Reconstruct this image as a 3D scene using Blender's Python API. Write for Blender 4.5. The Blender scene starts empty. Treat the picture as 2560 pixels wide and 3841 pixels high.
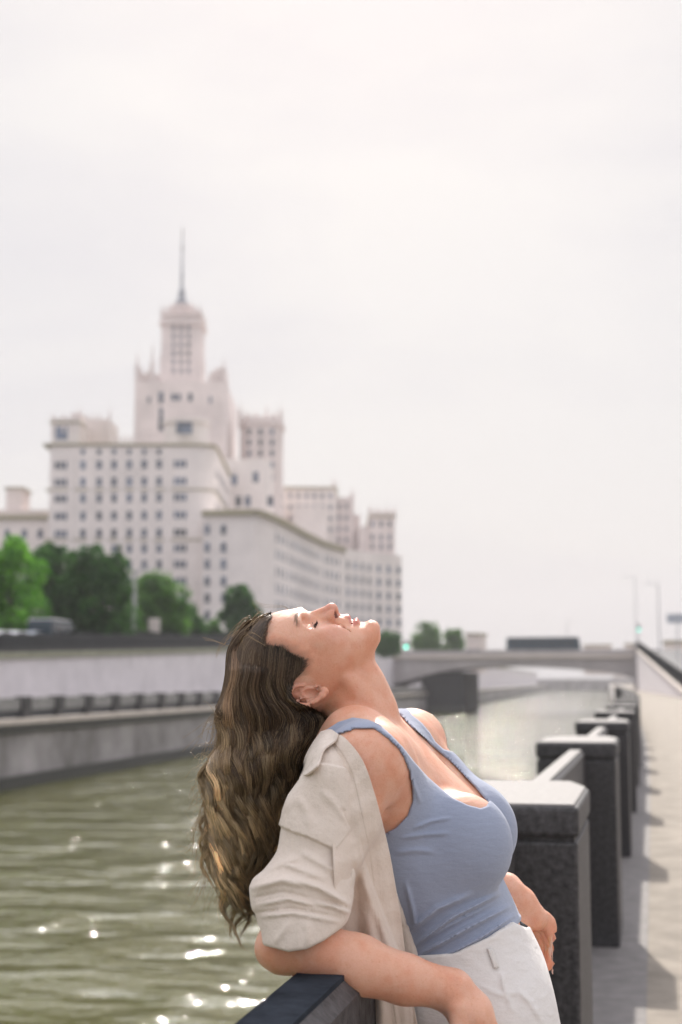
import bpy, bmesh, math, random
import numpy as np
from mathutils import Vector, Matrix
R = math.radians
random.seed(4); rng = np.random.default_rng(11)
sc = bpy.context.scene

# ------------------------------------------------------------------ camera
CAM = Vector((0, 0, 1.43)); FPX = 5335.0; W0, H0 = 2560.0, 3841.0
PIT = math.atan(637 / FPX); YAW = math.atan(1170 * math.cos(PIT) / FPX)
FWD = Vector((-math.sin(YAW) * math.cos(PIT), math.cos(YAW) * math.cos(PIT), math.sin(PIT)))
RGT = Vector((math.cos(YAW), math.sin(YAW), 0)); UPV = RGT.cross(FWD)
cam_d = bpy.data.cameras.new('camera'); cam = bpy.data.objects.new('camera', cam_d)
sc.collection.objects.link(cam); sc.camera = cam
cam.matrix_world = Matrix(((RGT.x, UPV.x, -FWD.x, CAM.x), (RGT.y, UPV.y, -FWD.y, CAM.y), (RGT.z, UPV.z, -FWD.z, CAM.z), (0, 0, 0, 1)))
cam_d.sensor_fit = 'VERTICAL'; cam_d.sensor_height = 36; cam_d.lens = FPX / H0 * 36
cam_d.clip_start = 0.05; cam_d.clip_end = 9000
cam_d.dof.use_dof = True; cam_d.dof.focus_distance = 2.12; cam_d.dof.aperture_fstop = 4.5
sc.render.resolution_x = 682; sc.render.resolution_y = 1024

def ray(x, y): return FWD + RGT * ((x - W0 / 2) / FPX) - UPV * ((y - H0 / 2) / FPX)
def at_z(x, y, z):
    d = ray(x, y); return CAM + d * ((z - CAM.z) / d.z)
def at_d(x, y, d): return CAM + ray(x, y) * d            # d = depth along the view axis
def at_Y(x, y, Y):
    d = ray(x, y); return CAM + d * (Y / d.y)

# ------------------------------------------------------------------ world, sun
SUN = Vector((-0.29, 1.47, 1.12)).normalized()
SEL = math.asin(SUN.z); SAZ = math.atan2(SUN.x, SUN.y)
world = bpy.data.worlds.new('World'); sc.world = world; world.use_nodes = True
nt = world.node_tree; nt.nodes.clear()
def N(nt, t, **k):
    n = nt.nodes.new(t)
    for a, b in k.items(): setattr(n, a, b)
    return n
out = N(nt, 'ShaderNodeOutputWorld'); bg = N(nt, 'ShaderNodeBackground'); bg2 = N(nt, 'ShaderNodeBackground'); mx = N(nt, 'ShaderNodeMixShader')
sky = N(nt, 'ShaderNodeTexSky', sky_type='NISHITA'); sky.sun_disc = False; sky.sun_elevation = SEL; sky.sun_rotation = SAZ
sky.air_density = 1.3; sky.dust_density = 3.0
nt.links.new(sky.outputs[0], bg.inputs[0]); bg.inputs[1].default_value = 0.12
tc = N(nt, 'ShaderNodeTexCoord'); mp = N(nt, 'ShaderNodeMapping'); mp.inputs['Scale'].default_value = (1.0, 1.0, 3.2)
nz = N(nt, 'ShaderNodeTexNoise'); nz.inputs['Scale'].default_value = 1.5; nz.inputs['Detail'].default_value = 5; nz.inputs['Roughness'].default_value = .55; nz.inputs['Distortion'].default_value = .4
nt.links.new(tc.outputs['Generated'], mp.inputs[0]); nt.links.new(mp.outputs[0], nz.inputs[0])
cr = N(nt, 'ShaderNodeValToRGB'); cr.color_ramp.elements[0].position = .38; cr.color_ramp.elements[0].color = (.64, .635, .695, 1)
cr.color_ramp.elements[1].position = .62; cr.color_ramp.elements[1].color = (.785, .772, .782, 1)
nt.links.new(nz.outputs[0], cr.inputs[0])
# bright cloud round the sun
vd = N(nt, 'ShaderNodeVectorMath', operation='DOT_PRODUCT'); vd.inputs[1].default_value = SUN
nt.links.new(tc.outputs['Generated'], vd.inputs[0])
mr = N(nt, 'ShaderNodeMapRange', interpolation_type='SMOOTHSTEP'); mr.inputs['From Min'].default_value = math.cos(R(9.3)); mr.inputs['From Max'].default_value = 1.0
mr.inputs['To Min'].default_value = 1.0; mr.inputs['To Max'].default_value = 5.0
nt.links.new(vd.outputs['Value'], mr.inputs['Value'])
# unseen sky away from the sun brightened as added fill light
vd2 = N(nt, 'ShaderNodeVectorMath', operation='DOT_PRODUCT'); vd2.inputs[1].default_value = Vector((-.21, .95, .10)).normalized(); nt.links.new(tc.outputs['Generated'], vd2.inputs[0])
mr2 = N(nt, 'ShaderNodeMapRange', interpolation_type='SMOOTHSTEP'); mr2.inputs['From Min'].default_value = .70; mr2.inputs['From Max'].default_value = -.35; mr2.inputs['To Min'].default_value = 1.0; mr2.inputs['To Max'].default_value = 1.2
nt.links.new(vd2.outputs['Value'], mr2.inputs['Value']); mm2 = N(nt, 'ShaderNodeMath', operation='MULTIPLY'); nt.links.new(mr.outputs[0], mm2.inputs[0]); nt.links.new(mr2.outputs[0], mm2.inputs[1]); 
# sky overhead, out of view, brightened for water reflections and ambient light
sx = N(nt, 'ShaderNodeSeparateXYZ'); nt.links.new(tc.outputs['Generated'], sx.inputs[0]); mr3 = N(nt, 'ShaderNodeMapRange', interpolation_type='SMOOTHSTEP'); mr3.inputs['From Min'].default_value = .45; mr3.inputs['From Max'].default_value = .60; mr3.inputs['To Min'].default_value = 1.0; mr3.inputs['To Max'].default_value = 1.6
nt.links.new(sx.outputs[2], mr3.inputs['Value']); mm3 = N(nt, 'ShaderNodeMath', operation='MULTIPLY'); nt.links.new(mm2.outputs[0], mm3.inputs[0]); nt.links.new(mr3.outputs[0], mm3.inputs[1])
# bright band of sky added above the view for white reflections on the water
mr4 = N(nt, 'ShaderNodeMapRange', interpolation_type='SMOOTHSTEP'); mr4.inputs['From Min'].default_value = .46; mr4.inputs['From Max'].default_value = .55; nt.links.new(sx.outputs[2], mr4.inputs['Value'])
mr5 = N(nt, 'ShaderNodeMapRange', interpolation_type='SMOOTHSTEP'); mr5.inputs['From Min'].default_value = -.25; mr5.inputs['From Max'].default_value = -.65; nt.links.new(vd2.outputs['Value'], mr5.inputs['Value'])
mr5.inputs['From Min'].default_value = .45; mr5.inputs['From Max'].default_value = .72
mm4 = N(nt, 'ShaderNodeMath', operation='MULTIPLY'); nt.links.new(mr4.outputs[0], mm4.inputs[0]); nt.links.new(mr5.outputs[0], mm4.inputs[1])
mm5 = N(nt, 'ShaderNodeMath', operation='MULTIPLY_ADD'); mm5.inputs[1].default_value = 3.2; nt.links.new(mm4.outputs[0], mm5.inputs[0]); nt.links.new(mm3.outputs[0], mm5.inputs[2]); nt.links.new(mm5.outputs[0], bg2.inputs[1]); nt.links.new(cr.outputs[0], bg2.inputs[0])
mx.inputs[0].default_value = .9
nt.links.new(bg.outputs[0], mx.inputs[1]); nt.links.new(bg2.outputs[0], mx.inputs[2]); nt.links.new(mx.outputs[0], out.inputs[0])
sl = bpy.data.lights.new('sun', 'SUN'); sl.energy = 5.0; sl.angle = R(0.9); sl.color = (1, .93, .84)
so = bpy.data.objects.new('sun', sl); sc.collection.objects.link(so); so.rotation_euler = (-SUN).to_track_quat('-Z', 'Y').to_euler()
sc.view_settings.view_transform = 'Standard'; sc.view_settings.look = 'None'; sc.view_settings.exposure = 0.03; sc.view_settings.gamma = 1

# ------------------------------------------------------------------ materials
def mat(name, col, rough=.7, noise=None, bump=None, spec=.5, var=None, metal=0, sub=0, coord='Object'):
    """noise=(scale, amount) colour mottling, bump=(scale, strength, distance)"""
    m = bpy.data.materials.new(name); m.use_nodes = True; t = m.node_tree; b = t.nodes['Principled BSDF']
    b.inputs['Base Color'].default_value = (*col, 1); b.inputs['Roughness'].default_value = rough
    b.inputs['Specular IOR Level'].default_value = spec; b.inputs['Metallic'].default_value = metal
    c = N(t, 'ShaderNodeTexCoord')
    if noise:
        n = N(t, 'ShaderNodeTexNoise'); n.inputs['Scale'].default_value = noise[0]; n.inputs['Detail'].default_value = 7; n.inputs['Roughness'].default_value = .62
        t.links.new(c.outputs[coord], n.inputs[0]); r = N(t, 'ShaderNodeValToRGB'); a = noise[1]
        c2 = noise[2] if len(noise) > 2 else tuple(min(1, v * (1 + a)) for v in col)
        r.color_ramp.elements[0].position = .33; r.color_ramp.elements[0].color = (*[v * (1 - a) for v in col], 1)
        r.color_ramp.elements[1].position = .67; r.color_ramp.elements[1].color = (*c2, 1)
        t.links.new(n.outputs[0], r.inputs[0]); t.links.new(r.outputs[0], b.inputs['Base Color'])
    if bump:
        n2 = N(t, 'ShaderNodeTexNoise'); n2.inputs['Scale'].default_value = bump[0]; n2.inputs['Detail'].default_value = 5
        t.links.new(c.outputs[coord], n2.inputs[0]); bp = N(t, 'ShaderNodeBump'); bp.inputs['Strength'].default_value = bump[1]; bp.inputs['Distance'].default_value = bump[2]
        t.links.new(n2.outputs[0], bp.inputs['Height']); t.links.new(bp.outputs[0], b.inputs['Normal'])
    return m
M = {}
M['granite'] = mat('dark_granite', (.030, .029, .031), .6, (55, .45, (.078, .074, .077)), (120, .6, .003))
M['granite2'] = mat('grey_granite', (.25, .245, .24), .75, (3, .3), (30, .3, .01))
M['sunlit_top'] = mat('sunlit_granite_top', (.21, .198, .192), .75, (40, .14), (60, .4, .003))  # sunlit brightness of post and rail tops put into a paler colour
M['shaded'] = mat('shaded_granite_top', (.028, .033, .042), .9, (18, .4), (50, .3, .002), spec=.04)  # her shade on the near rail top put into a darker colour
M['quay'] = mat('quay_stone', (.30, .28, .27), .8, (.22, .45, (.44, .41, .42)), (2, .3, .05))
M['quay_pale'] = mat('pale_stone', (.68, .64, .66), .8, (.5, .10), (3, .2, .03))
M['coping'] = mat('coping_stone', (.62, .55, .50), .8, (2, .15))
M['moss'] = mat('mossy_coping', (.27, .27, .20), .9, (1.5, .3))
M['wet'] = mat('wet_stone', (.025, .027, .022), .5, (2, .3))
M['walk'] = mat('walkway_paving', (.27, .235, .195), .9, (3.2, .28, (.345, .30, .25)), (40, .25, .01))
M['kerb'] = mat('kerb_stone', (.20, .185, .18), .8, (9, .2), (40, .3, .005))
M['asphalt'] = mat('asphalt', (.09, .09, .095), .85, (3, .2))
M['bld'] = mat('pale_facade', (.76, .70, .67), .85, (.12, .09), None)
M['bld2'] = mat('brick_facade', (.71, .63, .605), .85, (.14, .11), None)
M['cornice'] = mat('cornice', (.30, .27, .17), .85, (.2, .15))
M['glass'] = mat('window_glass', (.055, .075, .10), .25, (.15, .9, (.17, .21, .30)), spec=.5, coord='Object')
M['iron'] = mat('black_iron', (.022, .024, .028), .55, (12, .3))
M['bridge'] = mat('bridge_stone', (.40, .37, .37), .85, (.3, .15))
M['dark'] = mat('shaded_bridge_stone', (.022, .022, .024), .9, (.4, .3))  # shade under the bridge put into the near-black colour of the pier
M['bark'] = mat('bark', (.07, .055, .04), .9, (6, .4), (10, .5, .03))
M['hedge'] = mat('hedge_dark', (.02, .03, .02), .9, (2, .5))
M['steel'] = mat('lamp_steel', (.42, .42, .43), .5, (3, .1))
M['whitep'] = mat('white_paint', (.75, .75, .76), .3, (1, .05)); M['silverp'] = mat('silver_paint', (.42, .45, .50), .3, (1, .05)); M['bluep'] = mat('blue_paint', (.012, .03, .045), .3, (1, .2))
M['tyre'] = mat('tyre', (.02, .02, .02), .8); M['carglass'] = mat('car_glass', (.02, .025, .03), .1)
def leafmat(name, c1, c2):
    m = bpy.data.materials.new(name); m.use_nodes = True; t = m.node_tree; b = t.nodes['Principled BSDF']
    b.inputs['Roughness'].default_value = .6; b.inputs['Specular IOR Level'].default_value = .25
    g = N(t, 'ShaderNodeNewGeometry'); c = N(t, 'ShaderNodeTexCoord'); n = N(t, 'ShaderNodeTexNoise'); n.inputs['Scale'].default_value = .7
    t.links.new(c.outputs['Object'], n.inputs[0]); ad = N(t, 'ShaderNodeMath', operation='MULTIPLY_ADD'); ad.inputs[1].default_value = .35
    t.links.new(g.outputs['Random Per Island'], ad.inputs[0]); t.links.new(n.outputs[0], ad.inputs[2])
    r = N(t, 'ShaderNodeValToRGB'); r.color_ramp.elements[0].position = .45; r.color_ramp.elements[0].color = (*c1, 1); r.color_ramp.elements[1].position = .9; r.color_ramp.elements[1].color = (*c2, 1)
    t.links.new(ad.outputs[0], r.inputs[0]); t.links.new(r.outputs[0], b.inputs['Base Color'])
    tr = N(t, 'ShaderNodeBsdfTranslucent'); t.links.new(r.outputs[0], tr.inputs[0]); ms = N(t, 'ShaderNodeMixShader'); ms.inputs[0].default_value = .5
    t.links.new(b.outputs[0], ms.inputs[1]); t.links.new(tr.outputs[0], ms.inputs[2]); t.links.new(ms.outputs[0], t.nodes['Material Output'].inputs[0])
    return m
M['leaf_bright'] = leafmat('leaf_bright', (.05, .19, .012), (.17, .42, .035)); M['leaf_dark'] = leafmat('leaf_dark', (.015, .06, .012), (.07, .18, .035)); M['leaf_mid'] = leafmat('leaf_mid', (.035, .11, .018), (.13, .28, .05))

# ------------------------------------------------------------------ mesh helpers
class MB:
    def __init__(s): s.v = []; s.f = []
    def add(s, vs, fs):
        o = len(s.v); s.v += [tuple(v) for v in vs]; s.f += [tuple(i + o for i in f) for f in fs]; return s
    def box(s, x0, x1, y0, y1, z0, z1):
        return s.add([(x0, y0, z0), (x1, y0, z0), (x1, y1, z0), (x0, y1, z0), (x0, y0, z1), (x1, y0, z1), (x1, y1, z1), (x0, y1, z1)],
                     [(0, 3, 2, 1), (4, 5, 6, 7), (0, 1, 5, 4), (1, 2, 6, 5), (2, 3, 7, 6), (3, 0, 4, 7)])
    def prism(s, poly, z0, z1, s1=1.0, c=None):
        n = len(poly); c = c or (sum(p[0] for p in poly) / n, sum(p[1] for p in poly) / n)
        vs = [(p[0], p[1], z0) for p in poly] + [(c[0] + (p[0] - c[0]) * s1, c[1] + (p[1] - c[1]) * s1, z1) for p in poly]
        return s.add(vs, [tuple(range(n - 1, -1, -1)), tuple(range(n, 2 * n))] + [(i, (i + 1) % n, n + (i + 1) % n, n + i) for i in range(n)])
    def tube(s, pts, rad, n=8):
        pts = [Vector(p) for p in pts]; rad = rad if isinstance(rad, (list, tuple)) else [rad] * len(pts); o = len(s.v)
        for i, p in enumerate(pts):
            d = (pts[min(i + 1, len(pts) - 1)] - pts[max(i - 1, 0)]).normalized(); a = d.orthogonal().normalized() if i == 0 else (a - d * a.dot(d)).normalized()
            b = d.cross(a)
            for k in range(n): t = 2 * math.pi * k / n; s.v.append(tuple(p + (a * math.cos(t) + b * math.sin(t)) * rad[i]))
        for i in range(len(pts) - 1):
            for k in range(n): s.f.append((o + i * n + k, o + i * n + (k + 1) % n, o + (i + 1) * n + (k + 1) % n, o + (i + 1) * n + k))
        s.f.append(tuple(o + k for k in range(n - 1, -1, -1))); s.f.append(tuple(o + (len(pts) - 1) * n + k for k in range(n)))
        return s
    def lathe(s, prof, cx, cy, n=16):
        o = len(s.v)
        for r, z in prof:
            for k in range(n): t = 2 * math.pi * k / n; s.v.append((cx + r * math.cos(t), cy + r * math.sin(t), z))
        for i in range(len(prof) - 1):
            for k in range(n): s.f.append((o + i * n + k, o + i * n + (k + 1) % n, o + (i + 1) * n + (k + 1) % n, o + (i + 1) * n + k))
        s.f.append(tuple(o + k for k in range(n - 1, -1, -1))); s.f.append(tuple(o + (len(prof) - 1) * n + k for k in range(n)))
        return s
    def build(s, name, m, parent=None, smooth=False, xf=None, bevel=0):
        me = bpy.data.meshes.new(name); me.from_pydata([tuple(xf @ Vector(v)) for v in s.v] if xf else s.v, [], s.f); me.update()
        if isinstance(m, (list, tuple)):
            for q in m: me.materials.append(q)
        else: me.materials.append(m)
        if smooth: me.shade_smooth()
        o = bpy.data.objects.new(name, me); sc.collection.objects.link(o)
        if parent:
            o.parent = parent; o.matrix_parent_inverse = Matrix.Translation(-parent.location) if not parent.rotation_euler.z else (Matrix.Translation(parent.location) @ parent.rotation_euler.to_matrix().to_4x4()).inverted()
        if bevel:
            b = o.modifiers.new('bevel', 'BEVEL'); b.width = bevel; b.segments = 2; b.limit_method = 'ANGLE'
        return o
def tag(o, label=None, cat=None, group=None, kind=None):
    if label: o['label'] = label
    if cat: o['category'] = cat
    if group: o['group'] = group
    if kind: o['kind'] = kind
    return o
def empty(name, loc, label, cat, group=None, rz=0):
    e = bpy.data.objects.new(name, None); sc.collection.objects.link(e); e.location = loc; e.rotation_euler.z = rz
    return tag(e, label, cat, group)
def copy_tree(o, parent=None):
    c = o.copy(); sc.collection.objects.link(c)
    if parent: c.parent = parent; c.matrix_parent_inverse = o.matrix_parent_inverse.copy()
    for ch in o.children: copy_tree(ch, c)
    return c

# ------------------------------------------------------------------ river geometry
WZ = -4.07
def rowx(y): return -.425 if y < 16 else (-.425 - .00034 * (y - 16) ** 2 if y < 60 else -1.083 - .03 * (y - 60))
def bankx(y): return -30.0 - .0385 * y
def topz(y): return min(7.0, max(1.0, 3.06 + .0285 * (y - 75)))
YS = [-30, -10, 0, 4, 8, 12, 16, 20, 26, 32, 40, 50, 60, 75, 90, 105, 125, 150, 180, 215, 255, 300, 400, 550, 700, 900]
def strip(name, m, fa, fb, ys=YS, parent=None, kind='structure'):
    """sheet between two edge lines fa(y), fb(y) -> (x, z)"""
    mb = MB()
    for y in ys:
        a = fa(y); b = fb(y); mb.v += [(a[0], y, a[1]), (b[0], y, b[1])]
    mb.f = [(2 * i, 2 * i + 1, 2 * i + 3, 2 * i + 2) for i in range(len(ys) - 1)]
    o = mb.build(name, m, parent)
    if kind: tag(o, kind=kind)
    return o
# water
wm = bpy.data.materials.new('river_water'); wm.use_nodes = True; t = wm.node_tree; b = t.nodes['Principled BSDF']
b.inputs['Base Color'].default_value = (.078, .078, .008, 1); b.inputs['Roughness'].default_value = .06; b.inputs['IOR'].default_value = 1.47; b.inputs['Specular IOR Level'].default_value = .65
tcn = N(t, 'ShaderNodeTexCoord'); prev = None
for scl, st, dist, sx in ((.42, 1, .62, .62), (1.3, .85, .15, .6), (4.2, .8, .032, .7)):
    mpn = N(t, 'ShaderNodeMapping'); mpn.inputs['Scale'].default_value = (sx, 1, 1); mpn.inputs['Rotation'].default_value = (0, 0, R(12))
    nn = N(t, 'ShaderNodeTexNoise'); nn.inputs['Scale'].default_value = scl; nn.inputs['Detail'].default_value = 2.0; nn.inputs['Distortion'].default_value = .6
    t.links.new(tcn.outputs['Object'], mpn.inputs[0]); t.links.new(mpn.outputs[0], nn.inputs[0])
    bp = N(t, 'ShaderNodeBump'); bp.inputs['Strength'].default_value = st; bp.inputs['Distance'].default_value = dist; t.links.new(nn.outputs[0], bp.inputs['Height'])
    if prev: t.links.new(prev.outputs[0], bp.inputs['Normal'])
    prev = bp
t.links.new(prev.outputs[0], b.inputs['Normal'])
mb = MB(); mb.add([(-2500, -200, WZ), (2500, -200, WZ), (2500, 3200, WZ), (-2500, 3200, WZ)], [(0, 1, 2, 3)])
tag(mb.build('river', wm), kind='structure')

# near quay: walkway, plinth under the posts, wall into the water
strip('walkway', M['walk'], lambda y: (rowx(y) + .36, 0), lambda y: (rowx(y) + 60, 0) if y < 125 else (2.62 - .0415 * (y - 125), 0), [v for v in YS if v <= 255])
strip('kerb', M['kerb'], lambda y: (rowx(y) - .30, .004), lambda y: (rowx(y) + .362, .004), [v for v in YS if v <= 900])
w = strip('embankment_wall', M['quay'], lambda y: (rowx(y) - .30, WZ - .5), lambda y: (rowx(y) - .30, .004), kind=None)
tag(w, 'grey stone river wall dropping from the sunny walkway into the water', 'river wall')
strip('far_ground', M['walk'], lambda y: (rowx(y) - .30, 0), lambda y: (400, 0), [255, 300, 400, 550, 700, 900])
# ramp wall on the right, rising to the bridge
def rampx(y): return 2.62 - .0415 * (y - 125)
def rampz(y): return max(0, (y - 118) / 137 * 6.9)
ry = [118, 130, 145, 160, 180, 200, 225, 255]
e = empty('ramp_wall', (2.6, 125, 0), 'pale stone wall of the ramp climbing beside the walkway to the bridge', 'wall')
strip('wall_face', M['quay_pale'], lambda y: (rampx(y), 0), lambda y: (rampx(y), rampz(y)), ry, e, None)
mb = MB()
for a, c in zip(ry[:-1], ry[1:]):
    for (xa, xb) in ((-.15, .45),):
        mb.add([(rampx(a) + xa, a, rampz(a)), (rampx(a) + xb, a, rampz(a)), (rampx(c) + xb, c, rampz(c)), (rampx(c) + xa, c, rampz(c)),
                (rampx(a) + xa, a, rampz(a) + .28), (rampx(a) + xb, a, rampz(a) + .28), (rampx(c) + xb, c, rampz(c) + .28), (rampx(c) + xa, c, rampz(c) + .28)],
               [(0, 3, 2, 1), (4, 5, 6, 7), (0, 1, 5, 4), (1, 2, 6, 5), (2, 3, 7, 6), (3, 0, 4, 7)])
mb.build('coping', M['coping'], e)
strip('ramp_road', M['asphalt'], lambda y: (rampx(y) + .45, rampz(y)), lambda y: (rampx(y) + 80, rampz(y)), ry)
def picket(mb, p, q, h, rail=.05, step=.35, w=.035):
    p = Vector(p); q = Vector(q); d = q - p; n = max(1, int(d.length / step)); s = Vector((-d.y, d.x, 0)).normalized() * w / 2
    for z0, z1 in ((h - rail, h), (.12, .12 + rail)):
        mb.add([p - s + Vector((0, 0, z0)), q - s + Vector((0, 0, z0)), q + s + Vector((0, 0, z0)), p + s + Vector((0, 0, z0)), p - s + Vector((0, 0, z1)), q - s + Vector((0, 0, z1)), q + s + Vector((0, 0, z1)), p + s + Vector((0, 0, z1))],
               [(0, 3, 2, 1), (4, 5, 6, 7), (0, 1, 5, 4), (1, 2, 6, 5), (2, 3, 7, 6), (3, 0, 4, 7)])
    for i in range(n + 1):
        c = p + d * (i / n); mb.box(c.x - w / 2, c.x + w / 2, c.y - w / 2, c.y + w / 2, c.z, c.z + h)
mb = MB()
for a, c in zip(ry[:-1], ry[1:]): picket(mb, (rampx(a) + .2, a, rampz(a) + .28), (rampx(c) + .2, c, rampz(c) + .28), 1.5, .12, .22, .09)
tag(mb.build('iron_fence', M['iron']), 'black iron railing on top of the ramp wall at the right edge', 'fence')

# granite posts along our walkway
def post_mesh():
    x0, x1, y0, y1 = -.22, .22, 0, .95
    def oct_(g, c=.06, cb=.26): return [(x0 + g, y0 + g), (x1 - g, y0 + g), (x1 - g, y1 - cb), (x1 - c - g, y1 - g), (x0 + c + g, y1 - g), (x0 + g, y1 - cb)]
    return oct_
ORD = ['fifth', 'sixth', 'seventh', 'eighth', 'ninth', 'tenth']; oc = post_mesh(); posts = []
for i in range(30):
    y = 3.96 + 4.08 * i; x = rowx(y)
    if i == 0:
        e = empty('granite_post', (x, y, 0), '', 'post', 'granite posts of the parapet')
        mb = MB(); mb.prism([(a + x, b + y) for a, b in oc(.004)], 0.0, 1.0); mb.build('shaft', M['granite'], e, bevel=.01)
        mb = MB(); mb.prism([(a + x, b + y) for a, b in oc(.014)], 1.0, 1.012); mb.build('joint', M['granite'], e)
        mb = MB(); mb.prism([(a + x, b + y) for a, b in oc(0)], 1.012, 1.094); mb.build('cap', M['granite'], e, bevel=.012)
        mb = MB(); mb.prism([(a + x, b + y) for a, b in oc(.012)], 1.09, 1.10); mb.build('cap_sunlit_slab', M['sunlit_top'], e, bevel=.004)  # thin slab that carries the painted sunlit tone of the cap
        p0 = e
    else: e = copy_tree(p0); e.location = (x, y, 0)
    e['label'] = ('dark granite post nearest the camera, right behind the hand that hangs down' if i == 0 else
                  'second granite post from the camera, tall and dark with a pale top' if i == 1 else 'third granite post in the row, just past the two large ones' if i == 2 else
                  'fourth granite post in the row along the walkway' if i == 3 else f'{ORD[i - 4]} granite post from the camera in the row along the walkway' if i < 10 else 'small distant granite post in the row running to the bridge')
    posts.append(e)
# rails and ironwork between them
def rail_obj(ya, yb):
    xa, xb = rowx(ya), rowx(yb); e = empty('parapet_rail', (xa, ya, 0), '', 'railing', 'rails between the granite posts')
    mb = MB(); zt = 1.055; hw = .048
    prof = [(-hw, zt - .20), (hw, zt - .20), (hw, zt - .02), (hw - .02, zt), (-hw + .02, zt), (-hw, zt - .02)]
    vs = [(xa + p[0], ya, p[1]) for p in prof] + [(xb + p[0], yb, p[1]) for p in prof]; n = 6
    mb.add(vs, [tuple(range(n)), tuple(range(2 * n - 1, n - 1, -1))] + [(k, n + k, n + (k + 1) % n, (k + 1) % n) for k in range(n)])
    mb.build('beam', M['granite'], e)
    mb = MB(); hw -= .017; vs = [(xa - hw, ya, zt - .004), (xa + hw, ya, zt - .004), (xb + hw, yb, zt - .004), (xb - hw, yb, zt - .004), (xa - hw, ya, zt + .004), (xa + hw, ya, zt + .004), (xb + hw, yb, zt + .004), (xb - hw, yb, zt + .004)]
    mb.add(vs, [(0, 3, 2, 1), (4, 5, 6, 7), (0, 1, 5, 4), (1, 2, 6, 5), (2, 3, 7, 6), (3, 0, 4, 7)]); mb.build('beam_top', M['sunlit_top'] if ya > 3 else M['shaded'], e)  # slab painted paler for sunlit rails, darker for the one in her shade
    mb = MB(); L = yb - ya
    mb.add([(xa - .05, ya, .10), (xa + .05, ya, .10), (xb + .05, yb, .10), (xb - .05, yb, .10), (xa - .05, ya, .855), (xa + .05, ya, .855), (xb + .05, yb, .855), (xb - .05, yb, .855)],
           [(0, 3, 2, 1), (4, 5, 6, 7), (0, 1, 5, 4), (1, 2, 6, 5), (2, 3, 7, 6), (3, 0, 4, 7)])
    mb.build('panel', M['granite'], e)
    return e
labs = ['dark shaded rail in the foreground on which the elbow rests', 'pale topped rail between the first and second granite posts', 'rail between the second and third granite posts', 'rail between the third and fourth granite posts']
for i in range(29):
    ya = 3.96 + 4.08 * (i - 1) + .95 if i else -.6; yb = 3.96 + 4.08 * i
    e = rail_obj(ya, yb); e['label'] = labs[i] if i < 4 else f'short rail just beyond the {(["fourth"] + ORD)[i - 4]} granite post of the walkway' if i < 11 else 'short distant rail in the row running to the bridge'

# ------------------------------------------------------------------ left bank
w = strip('quay_wall', M['quay'], lambda y: (bankx(y), WZ - .3), lambda y: (bankx(y) - .15, -.78), kind=None)
tag(w, 'grey stone quay wall across the water, dark along the waterline', 'river wall')
wb = strip('waterline', M['wet'], lambda y: (bankx(y) + .05, WZ - .3), lambda y: (bankx(y) + .01, WZ + .62), parent=w, kind=None)
mb = MB()
def ribbon(mb, f, off0, off1, z0, z1, ys):
    """box running along the bank between offsets, z as functions of y"""
    zz = lambda z, y: z(y) if callable(z) else z
    o = len(mb.v)
    for y in ys:
        mb.v += [(f(y) + off0, y, zz(z0, y)), (f(y) + off1, y, zz(z0, y)), (f(y) + off1, y, zz(z1, y)), (f(y) + off0, y, zz(z1, y))]
    for i in range(len(ys) - 1):
        a = o + 4 * i
        for k in range(4): mb.f.append((a + k, a + (k + 1) % 4, a + 4 + (k + 1) % 4, a + 4 + k))
    mb.f.append((o, o + 3, o + 2, o + 1)); a = o + 4 * (len(ys) - 1); mb.f.append((a, a + 1, a + 2, a + 3))
LY = [30, 60, 75, 90, 105, 125, 150, 180, 215, 250]
ribbon(mb, bankx, -.6, .25, -.78, -.50, YS); mb.build('coping', M['coping'], w)
mb = MB(); ribbon(mb, bankx, -.05, .06, -1.25, -.78, YS); mb.build('under_coping_strip', M['wet'], w)  # dark strip just below the coping, in the waterline's dark colour
strip('lower_quay', M['kerb'], lambda y: (bankx(y) - 6, -.504), lambda y: (bankx(y) - .5, -.504))
e = empty('far_parapet', (bankx(90) - .3, 90, -.5), 'dark parapet with square posts on the far quay below the pale wall', 'parapet')
mb = MB(); ribbon(mb, bankx, -.46, -.30, -.06, .58, YS[6:22]); mb.build('rail', M['granite2'], e)
mb = MB(); ribbon(mb, bankx, -.42, -.34, -.5, -.06, YS[6:22]); mb.build('panel', M['iron'], e)
y = 62.0; pm = None
while y < 200:
    mb = MB(); x = bankx(y) - .38; mb.box(x - .3, x + .3, y - .5, y + .5, -.5, .66); mb.build('post', M['granite'], e); y += 4.9
w2 = strip('retaining_wall', M['quay_pale'], lambda y: (bankx(y) - 6, -.51), lambda y: (bankx(y) - 6, topz(y) - .45), kind=None)
tag(w2, 'long pale stone retaining wall under the tree lined road across the river', 'wall')
mb = MB(); ribbon(mb, bankx, -6.6, -5.85, lambda y: topz(y) - .45, lambda y: topz(y), YS); mb.build('coping', M['moss'], w2)
strip('upper_road', M['asphalt'], lambda y: (bankx(y) - 30, topz(y) - .1), lambda y: (bankx(y) - 6.5, topz(y) - .1))
strip('upper_ground', M['kerb'], lambda y: (bankx(y) - 900, topz(y) - .1), lambda y: (bankx(y) - 30, topz(y) - .1))
mb = MB()
for a, c in zip(range(40, 250, 6), range(46, 256, 6)): picket(mb, (bankx(a) - 6.3, a, topz(a)), (bankx(c) - 6.3, c, topz(c)), 1.15, .12, .14, .07)
tag(mb.build('iron_fence', M['iron']), 'black iron fence along the top of the pale retaining wall', 'fence')
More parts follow.
